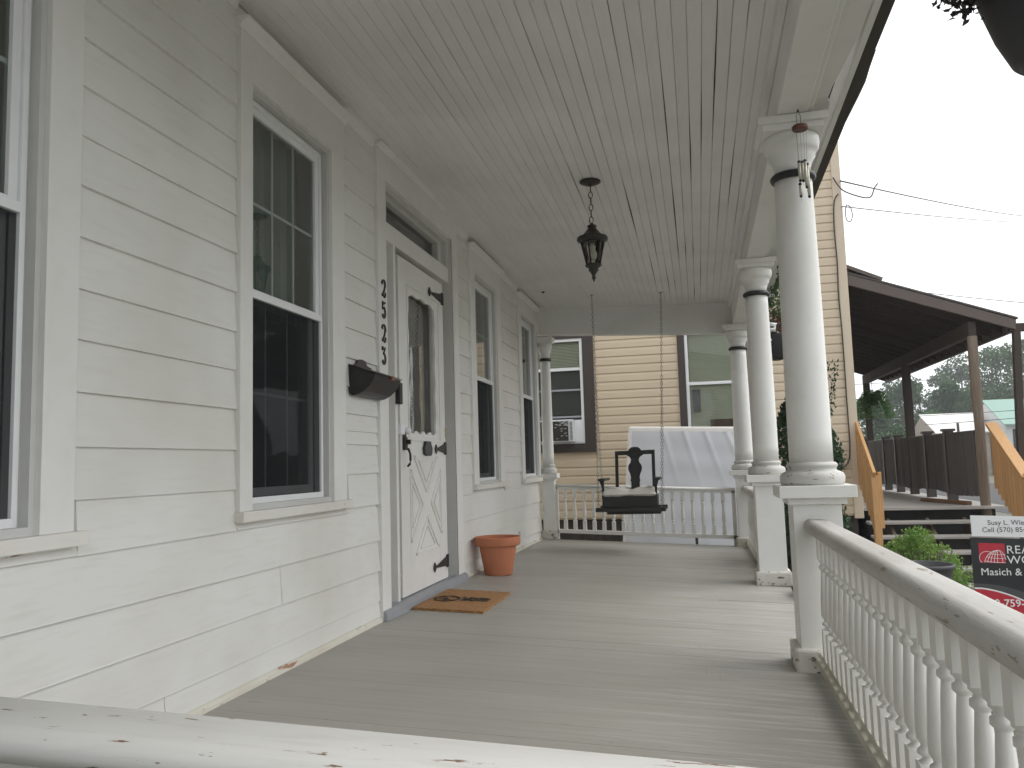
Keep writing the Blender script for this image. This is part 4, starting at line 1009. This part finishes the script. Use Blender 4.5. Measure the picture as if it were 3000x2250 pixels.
m_ = MB(); m_.box(RX1-.02,RX1+.02,RY0+.02,RY1,rz(RX1)-.17,rz(RX1)-.01); m_.build('eave_board', M['fascia'], dk)
y = RY0+.45
while y < RY1:
    m_ = MB(); m_.hexa([(RX0,y,rz(RX0)-.15),(RX1-.03,y,rz(RX1)-.13),(RX1-.03,y+.04,rz(RX1)-.13),(RX0,y+.04,rz(RX0)-.15),(RX0,y,rz(RX0)-.006),(RX1-.03,y,rz(RX1)-.004),(RX1-.03,y+.04,rz(RX1)-.004),(RX0,y+.04,rz(RX0)-.006)]); m_.build('rafter', M['roofwood'], dk); y += .42
for k in range(14):
    xa = RX0+.02+(RX1-RX0-.06)*k/14; xb = RX0+.02+(RX1-RX0-.06)*(k+1)/14-.006
    m_ = MB(); m_.hexa([(xa,RY0+.03,rz(xa)-.02),(xb,RY0+.03,rz(xb)-.02),(xb,RY1,rz(xb)-.02),(xa,RY1,rz(xa)-.02),(xa,RY0+.03,rz(xa)-.008),(xb,RY0+.03,rz(xb)-.008),(xb,RY1,rz(xb)-.008),(xa,RY1,rz(xa)-.008)]); m_.build('roof_plank', M['roofwood'], dk)
m_ = MB(); m_.box(DX-.05,DX+.05,RY0+.05,20.25,2.46,2.66); m_.build('beam', M['roofwood'], dk, .004)
m_ = MB(); m_.hexa([(4.03,12.5,3.545),(4.49,12.5,3.325),(4.49,13.6,3.325),(4.03,13.6,3.545),(4.03,12.5,3.60),(4.51,12.5,3.37),(4.51,13.6,3.37),(4.03,13.6,3.60)]); m_.build('upper_eave', M['fascia'], dk)
m_ = MB(); 
pp = []
for i in range(9):
    z_ = -.78+(2.46+.78)*i/8; pp.append((DX-.0+.004*math.sin(i*1.7), 12.6+.004*math.sin(i*2.1), z_))
m_.tube(pp, [.066+.003*math.sin(i*2.3) for i in range(9)], 10); m_.build('log_post', M['oldwood'], dk)
for (yy, r_) in ((16.42,.065),(20.1,.065)):
    m_ = MB(); m_.box(DX-r_,DX+r_,yy-r_,yy+r_,-.78,2.46); m_.build('post', M['roofwood'], dk, .004)
for yy in (14.04,15.23,17.41,18.46,20.3):
    m_ = MB(); m_.box(DX-.085,DX+.05,yy-.05,yy+.05,DZ,1.17); m_.box(DX-.105,DX+.075,yy-.075,yy+.075,1.17,1.21); m_.build('rail_post', M['brown'], dk, .004)
y = 12.68                                                # reed screen: one upright reed after the other
while y < 20.2:
    d_ = .012*math.sin(y*3.1)+random.uniform(-.003,.003); s1 = .02*math.sin(y*2.2)+random.uniform(-.008,.008); wd = .034
    if y > 15.3:
        wd = .09
    m_ = MB(); m_.hexa([(DX-.062+d_,y,.22+s1),(DX-.050+d_,y,.22+s1),(DX-.050+d_,y+wd*.86,.22+s1),(DX-.062+d_,y+wd*.86,.22+s1),(DX-.062,y,1.13),(DX-.050,y,1.13),(DX-.050,y+wd*.86,1.13),(DX-.062,y+wd*.86,1.13)]); m_.build('screen_reed', M['shade'], dk); y += wd
m_ = MB(); m_.box(DX-.048,DX-.044,12.68,20.2,.24,1.12); m_.build('screen_backing', M['dark'], dk)
m_ = MB(); m_.box(DX-.06,DX+.03,12.66,20.3,1.10,1.145); m_.build('screen_rail', M['brown'], dk, .003)
m_ = MB(); m_.bar((5.15,13.9,DZ+.03),(5.46,12.75,DZ+.03),.09,.05); tag(m_.build('lumber_plank', M['lumber'], None, .003), 'loose brown plank lying on the grey deck under the screen', 'plank')
m_ = MB(); m_.bar((6.18,12.55,2.50),(6.02,12.5,-.78),.09,.09,(0,1,0)); m_.bar((6.10,12.55,2.54),(6.9,12.6,2.54),.10,.11)
tag(m_.build('leaning_post', M['roofwood'], None, .004), 'slim brown leaning post with a crosspiece at the right edge', 'post')
# hanging fern
FX, FY, FZ = 4.745, 15.0, 1.73
t = thing('hanging_fern', (FX,FY,FZ), 'bushy green fern hanging under the brown deck roof', 'hanging plant')
m_ = MB(); m_.lathe([(.07,0),(.11,.12),(.12,.13)], FX, FY, 16, True, FZ-.06); m_.build('pot', M['plasticpot'], t)
m_ = MB(); m_.tube([(FX,FY,FZ+.05),(FX,FY,2.95)], .004, 4); m_.build('hanger_wire', M['wire'], t)
m_ = MB()
for k in range(210):
    a = random.uniform(0,6.283); L_ = random.uniform(.18,.34); rise = random.uniform(.02,.26)
    for j in range(1,11):
        u = j/10; r_ = L_*u; c = Vector((FX+r_*math.cos(a),FY+r_*math.sin(a),FZ+.06+rise*4*u*(1-u)*.8-.30*u*u*random.uniform(.8,1.1)))
        side = Vector((-math.sin(a),math.cos(a),0)); fw = Vector((math.cos(a),math.sin(a),-.4*u)); wl = .068*(1-.6*u)
        for s in (-1,1): m_.quad(c, c+fw*.012+side*s*wl*.5, c+side*s*wl+fw*.02-Vector((0,0,.015)), c-fw*.008+side*s*wl*.5)
m_.build('fronds', M['leaf_fern'], t)

# ------------------------------------------------------------------ planters and shrubs in the yard
def bowl(cx_, cy_, zr, r_, label, group):
    t = thing('bowl_planter', (cx_,cy_,-.78), label, 'planter', group)
    m_ = MB(); m_.lathe([(.12,0),(.16,.02),(r_*.86,zr+.78-.12),(r_-.02,zr+.78-.045),(r_,zr+.78-.03),(r_,zr+.78-.004),(r_-.012,zr+.78),(r_-.03,zr+.78-.006),(r_-.04,zr+.78-.06),(.1,zr+.78-.10)], cx_, cy_, 40, False, -.78); m_.build('bowl', M['bowl'], t); return t
bowl(3.78,8.35,-.165,.255,'wide charcoal bowl planter beside the bright green shrub','charcoal bowl planters')
bowl(2.72,6.1,.02,.30,'tall charcoal planter half hidden behind the nearest pedestal','charcoal bowl planters')
t = thing('leafy_shrub', (3.85,8.75,-.78), 'bright green small leaved shrub below the deck steps', 'shrub')
m_ = MB()
for k in range(26):
    a = random.uniform(0,6.28); r_ = random.uniform(0,.3)
    m_.tube([(3.86,8.8,-.78),(3.86+r_*.5*math.cos(a),8.8+r_*.4*math.sin(a),-.5),(3.86+r_*math.cos(a),8.8+r_*.7*math.sin(a),-.1)], .005, 4)
m_.build('stems', M['bark'], t)
m_ = MB()
for k in range(150):
    a = random.uniform(0,6.28); r_ = .40*random.random()**.5; x, y_ = 3.88+r_*math.cos(a), 8.95+r_*.6*math.sin(a); z = .0-.75*(r_/.40)**2*.35+random.uniform(-.16,.08)
    if x > 3.98: z -= .10
    leaves(m_, 52, inball((x,y_,z),.085,(1,1,1),0), .030, .6)
for k in range(45):
    leaves(m_, 60, inball((3.95+random.gauss(.10,.16),8.9+random.gauss(0,.10),random.uniform(-.72,-.22)),.10,(1,1,1),0), .032, .6)
m_.build('foliage', M['leaf_bright'], t)
t = thing('low_bush', (2.62,6.9,-.78), 'small green bush in the gap between the two pedestals', 'shrub')
m_ = MB(); leaves(m_, 900, inball((2.66,6.6,-.30),.26,(1,1,1.6),.2), .05, .5); m_.build('foliage', M['leaf_bright'], t)

# ------------------------------------------------------------------ estate sign
def text(s, x, y, z, h, mat, name, parent, rot, bold=0.0, sx_=1.0, space=1.0):
    cu_ = bpy.data.curves.new(name, 'FONT'); cu_.body = s; cu_.size = h*1.38; cu_.offset = bold; cu_.extrude = .0006; cu_.space_character = space; cu_.resolution_u = 3
    tmp = bpy.data.objects.new('tmp', cu_); me = bpy.data.meshes.new_from_object(tmp); bpy.data.objects.remove(tmp); bpy.data.curves.remove(cu_)
    mt = Matrix.Translation((x,y,z)) @ Matrix.Rotation(rot,4,'Z') @ Matrix.Rotation(R(90),4,'X') @ Matrix.Diagonal((sx_,1,1,1))
    me.transform(mt); me.materials.append(mat)
    o_ = bpy.data.objects.new(name, me); COL.objects.link(o_); o_.parent = parent; o_.matrix_parent_inverse = parent_world(parent).inverted(); return o_
SGX, SGY, ROT = 3.60, 6.3, R(-3)
cr, sr = math.cos(ROT), math.sin(ROT)
sg = thing('estate_sign', (3.9,6.3,-.78), 'black and red estate agent sign with a white name panel above', 'sign')
tilt = -.035
def SP(u, z, d=0): return (SGX+u*cr+d*sr, SGY+u*sr-d*cr, z+tilt*u)
def panel(u0, u1, z0, z1, d0, d1, mat, name, bev=0):
    m_ = MB(); m_.hexa([SP(u0,z0,d0),SP(u1,z0,d0),SP(u1,z0,d1),SP(u0,z0,d1),SP(u0,z1,d0),SP(u1,z1,d0),SP(u1,z1,d1),SP(u0,z1,d1)]); return m_.build(name, mat, sg, bev)
panel(0,.61,-.36,.262,0,-.012,M['signblack'],'main_panel')
panel(.010,.62,.272,.412,.002,-.006,M['white'],'name_panel')
panel(.045,.205,.093,.226,.0015,-.001,M['red'],'logo_square')
m_ = MB()                                               # globe of meridians with a ring
def arc3(cu_, cz_, ru, rz_, a0, a1, wd):
    pts = arc(cu_, cz_, ru, rz_, a0, a1, 14)
    for (p, q) in zip(pts, pts[1:]):
        d = Vector((q[0]-p[0], q[1]-p[1])).normalized(); nx_, nz_ = -d.y*wd/2, d.x*wd/2
        if max(p[0],q[0]) > .207 or min(p[1],q[1]) < .090: continue
        m_.quad(SP(p[0]+nx_,p[1]+nz_,.0025),SP(p[0]-nx_,p[1]-nz_,.0025),SP(q[0]-nx_,q[1]-nz_,.0025),SP(q[0]+nx_,q[1]+nz_,.0025))
for k in (1.0,.80,.58,.34,.12): arc3(.165,.070,.092*k,.110,180,90,.0035)
for k in (.5,.25): arc3(.165,.070,.092*k,.110,90,0,.003)
for zz_, ru in ((.108,.086),(.135,.074),(.160,.052)): arc3(.165,zz_,ru,.010,180,360,.0028)
arc3(.095,.125,.050,.045,60,270,.003)
m_.build('globe_emblem', M['white'], sg)
def T(s, u, z, h, mat, name, **kw):
    p = SP(u, z, .0032); o_ = text(s, p[0], p[1], p[2], h, mat, name, sg, ROT, **kw); return o_
T('Susy L. Wie', .112, .350, .034, M['inkgrey'], 'lettering', sx_=1.0)
T('Cell (570) 854', .075, .300, .034, M['inkgrey'], 'lettering', sx_=1.0)
T('REA', .212, .160, .056, M['white'], 'lettering', sx_=1.0, space=1.08)
T('WO', .212, .092, .056, M['white'], 'lettering', sx_=1.05)
T('Masich &', .045, .008, .050, M['white'], 'lettering', bold=0.0)
m_ = MB(); n_ = 24
for i in range(n_):                                      # charcoal, white and red swooshes
    u0, u1 = .61*i/n_, .61*(i+1)/n_; f_ = lambda u, o_: o_-.62*max(0,u-.06)**2*1.3
    m_.quad(SP(u0,-.36,.0008),SP(u1,-.36,.0008),SP(u1,f_(u1,-.050),.0008),SP(u0,f_(u0,-.050),.0008))
m_.build('grey_swoosh', M['charcoal'], sg)
m_ = MB()
for i in range(n_):
    u0, u1 = .61*i/n_, .61*(i+1)/n_; f_ = lambda u: -.086-.75*max(0,u-.06)**2*1.0-.12*max(0,u-.05)
    m_.quad(SP(u0,f_(u0)-.02,.0014),SP(u1,f_(u1)-.02,.0014),SP(u1,f_(u1)+.010,.0014),SP(u0,f_(u0)+.010,.0014))
m_.build('white_swoosh', M['white'], sg)
m_ = MB()
for i in range(n_):
    u0, u1 = .61*i/n_, .61*(i+1)/n_; f_ = lambda u: -.086-.75*max(0,u-.06)**2*1.0-.12*max(0,u-.05)
    m_.quad(SP(u0,-.36,.002),SP(u1,-.36,.002),SP(u1,f_(u1),.002),SP(u0,f_(u0),.002))
m_.build('red_swoosh', M['red'], sg)
T('0-759-6', .115, -.198, .050, M['white'], 'lettering', bold=.0008)
m_ = MB(); m_.box(SGX+.12,SGX+.15,SGY+.025,SGY+.05,-.78,.24); m_.build('stake', M['black'], sg)

# ------------------------------------------------------------------ overhead wires
def wire(a, b, sag, r, label):
    a, b = Vector(a), Vector(b); pts = []
    for i in range(25):
        u = i/24; p = a.lerp(b, u); p.z -= sag*4*u*(1-u); pts.append(p)
    m_ = MB(); m_.tube(pts, r, 5); return tag(m_.build('overhead_wire', M['wire']), label, 'cable', 'black utility cables')
NW = lambda z: (NX, NY-.05, z)
wire(NW(4.80),(18.0,40.4,11.1),.15,.011,'thick upper power line leaving the beige house for the street')
wire(NW(4.42),(18.0,40.4,10.9),.10,.008,'thin lower phone line leaving the beige house corner')
cable('service_loop', [(3.90,NY-.06,4.86),(4.0,NY-.10,4.66),(4.14,NY-.12,4.56),(4.32,NY-.10,4.50),(4.40,NY-.08,4.53),(4.46,NY-.02,4.66),(4.52,NY+.05,4.74)], .010, 'drooping black splice loop at the top corner of the beige house')
lp = [(4.06,NY-.05,4.44),(4.11,NY-.05,4.40),(4.13,NY-.05,4.28),(4.10,NY-.05,4.19),(4.05,NY-.05,4.22),(4.04,NY-.05,4.34),(4.06,NY-.05,4.44)]
cable('coiled_slack', lp, .007, 'small coil of slack cable beside the beige corner')
wire((9.32,30,6.31),(16.0,30,5.15),.05,.012,'single line passing just above the brown deck roof')
wire((10,60,5.6),(60,75,9.5),.6,.02,'far power line crossing before the right hand trees')
wire((14,58,3.2),(40,60,4.6),.3,.02,'far sagging line crossing the green trees')
wire((16,57,2.6),(40,50,4.4),.3,.02,'far lower line crossing toward the green roofed house')

# ------------------------------------------------------------------ unseen house added behind the viewer to hold back light from there
bh = thing('unseen_shade_house', (-1,-5.5,-.78), 'unseen grey house added behind the viewer to darken the faces turned that way', 'house')
for i in range(26):
    m_ = MB(); m_.prism([(-2.2,-.2+i*.25),(-2.18,-.2+i*.25),(-2.195,.05+i*.25),(-2.2,.05+i*.25)], -6, 1.6, 'x'); m_.build('siding_course', M['interior'], bh)
m_ = MB(); m_.box(-6,1.6,-9,-2.2,-.78,6.3); m_.build('wall_core', M['interior'], bh)
m_ = MB(); m_.prism([(-9.3,6.3),(-1.9,6.3),(-5.6,9.0)], -6.2, 1.9, 'x'); m_.build('roof', M['shingle'], bh)
# ------------------------------------------------------------------ houses and trees far off
t = thing('far_house', (18.9,62,-.78), 'small pale house with white roof beyond the deck', 'house')
m_ = MB(); m_.box(17.75,21.0,61.3,68.5,-.78,2.15); m_.prism([(61.2,2.15),(65,3.50),(68.6,2.15)], 17.75, 21.0, 'x'); m_.build('wall', plain('tan_gable', (.40,.34,.28), .7), t)
m_ = MB(); m_.hexa([(17.6,60.9,2.06),(21.2,60.9,2.06),(21.2,65,3.52),(17.6,65,3.52),(17.6,60.9,2.14),(21.2,60.9,2.14),(21.2,65,3.60),(17.6,65,3.60)]); m_.build('roof', M['paleroof'], t)
m_ = MB(); m_.box(18.4,18.55,59.0,59.1,-.78,2.7); m_.build('gate_post', M['brown'], t)
t = thing('green_roof_house', (22.5,60,-.78), 'pale house with a green metal roof at the far right', 'house')
m_ = MB(); m_.box(21.6,27.6,60,67,-.78,2.60); m_.prism([(60.0,2.60),(63.5,4.25),(67,2.60)], 21.6, 27.6, 'x'); m_.build('wall', M['whitewall'], t)
m_ = MB(); m_.hexa([(21.4,59.6,2.46),(27.9,59.6,2.46),(27.9,63.5,4.30),(21.4,63.5,4.30),(21.4,59.6,2.54),(27.9,59.6,2.54),(27.9,63.5,4.38),(21.4,63.5,4.38)]); m_.build('roof', M['greenroof'], t)
for x in (22.0,23.2,24.6):
    m_ = MB(); m_.box(x,x+.5,59.95,60.0,.9,2.2); m_.build('window', M['dark'], t)
m_ = MB(); m_.box(20.8,27.6,58.4,60,.55,.72); m_.build('porch_roof', M['greenroof'], t)
m_ = MB(); m_.box(21.8,27.6,58.9,60,-.78,.55); m_.build('porch_wall', plain('white_porch', (.68,.68,.67), .6), t)
def tree(cx_, cy_, h, r_, mat, label, n=5200, ls=.34, low=.22, seed=1):
    random.seed(seed)
    t = thing('broadleaf_tree', (cx_,cy_,-.78), label, 'tree', 'hazy trees beyond the deck')
    m_ = MB(); m_.tube([(cx_,cy_,-.78),(cx_+.1,cy_,h*.3),(cx_-.05,cy_,h*.62)], [.28,.22,.10], 7)
    cl_ = []
    for k in range(26):
        a = random.uniform(0,6.28); u = random.uniform(low,1); prof_ = math.sin(math.pi*min(1,(u-low)/(1-low)*.80+.16))**.7
        rr = r_*prof_*random.uniform(.25,.95); c = (cx_+rr*math.cos(a), cy_+rr*math.sin(a), h*u*.96-.3); cl_.append((c, r_*random.uniform(.20,.40)))
        if k % 3 == 0: m_.tube([(cx_,cy_,h*max(.2,u*.55)),(cx_+rr*.5*math.cos(a),cy_+rr*.5*math.sin(a),h*u*.8),c], [.09,.06,.02], 5)
    m_.build('trunk', M['bark'], t)
    m_ = MB()
    for c, q in cl_: leaves(m_, n//26, inball(c, q*1.1, (1,1,.8), .0), ls, .3)
    m_.build('crown', mat, t)
D_ = lambda x60, y: 1.8+(x60-1.8)*y/60
H_ = lambda z60, y: CZ+(z60-CZ)*y/60
tree(D_(15.5,82),82,H_(5.6,82)+.3,3.0,M['leaf_tree2'],'tall narrow hazy tree behind the hanging fern',seed=3)
tree(D_(16.5,96),96,H_(4.7,96)+.3,3.6,M['leaf_tree2'],'rounded hazy tree right of the fern, left of the pale house',seed=4)
tree(D_(14.9,55),55,H_(2.7,55),1.7,M['leaf_tree'],'low green bushy tree directly below the fern',3600,.26,.1,seed=5)
tree(D_(13.4,70),70,H_(5.0,70),2.2,M['leaf_tree2'],'dark tree glimpsed beside the beige corner under the deck roof',seed=6)
tree(D_(18.6,78),78,H_(5.4,78)+.2,2.8,M['leaf_tree'],'dense dark tree right of the pale roofed house',7500,seed=7)
tree(D_(19.2,100),100,H_(7.4,100)+.4,3.6,M['leaf_tree2'],'tall ragged tree left of the log post top',5000,seed=8)
tree(D_(21.3,90),90,H_(7.4,90)+.4,4.6,M['leaf_tree2'],'broad tree behind the green roofed house',9000,seed=9)
tree(D_(22.9,84),84,H_(8.2,84)+.4,3.8,M['leaf_tree2'],'tallest tree at the far right edge',7000,seed=10)
tree(D_(17.5,130),130,H_(3.6,130),4.0,M['leaf_tree2'],'distant pale tree in the gap between the dark trees',4000,.5,seed=11)
tree(D_(20.2,72),72,H_(3.4,72),2.2,M['leaf_tree'],'low tree beside the log post, before the green roof',5000,.28,.05,seed=12)
# haze
hz = MB(); hz.box(-160,410,-70,510,-2.0,13.5); ho = hz.build('haze', None)
hm = bpy.data.materials.new('haze'); hm.use_nodes = True; ht = hm.node_tree; ht.nodes.clear()
ho_ = ht.nodes.new('ShaderNodeOutputMaterial'); pv = ht.nodes.new('ShaderNodeVolumePrincipled')
pv.inputs['Color'].default_value = (.95,.97,1,1); pv.inputs['Density'].default_value = .0014; pv.inputs['Anisotropy'].default_value = .2
ht.links.new(pv.outputs[0], ho_.inputs['Volume']); ho.data.materials.append(hm); ho['kind'] = 'stuff'; ho['label'] = 'thin pale haze filling the air'
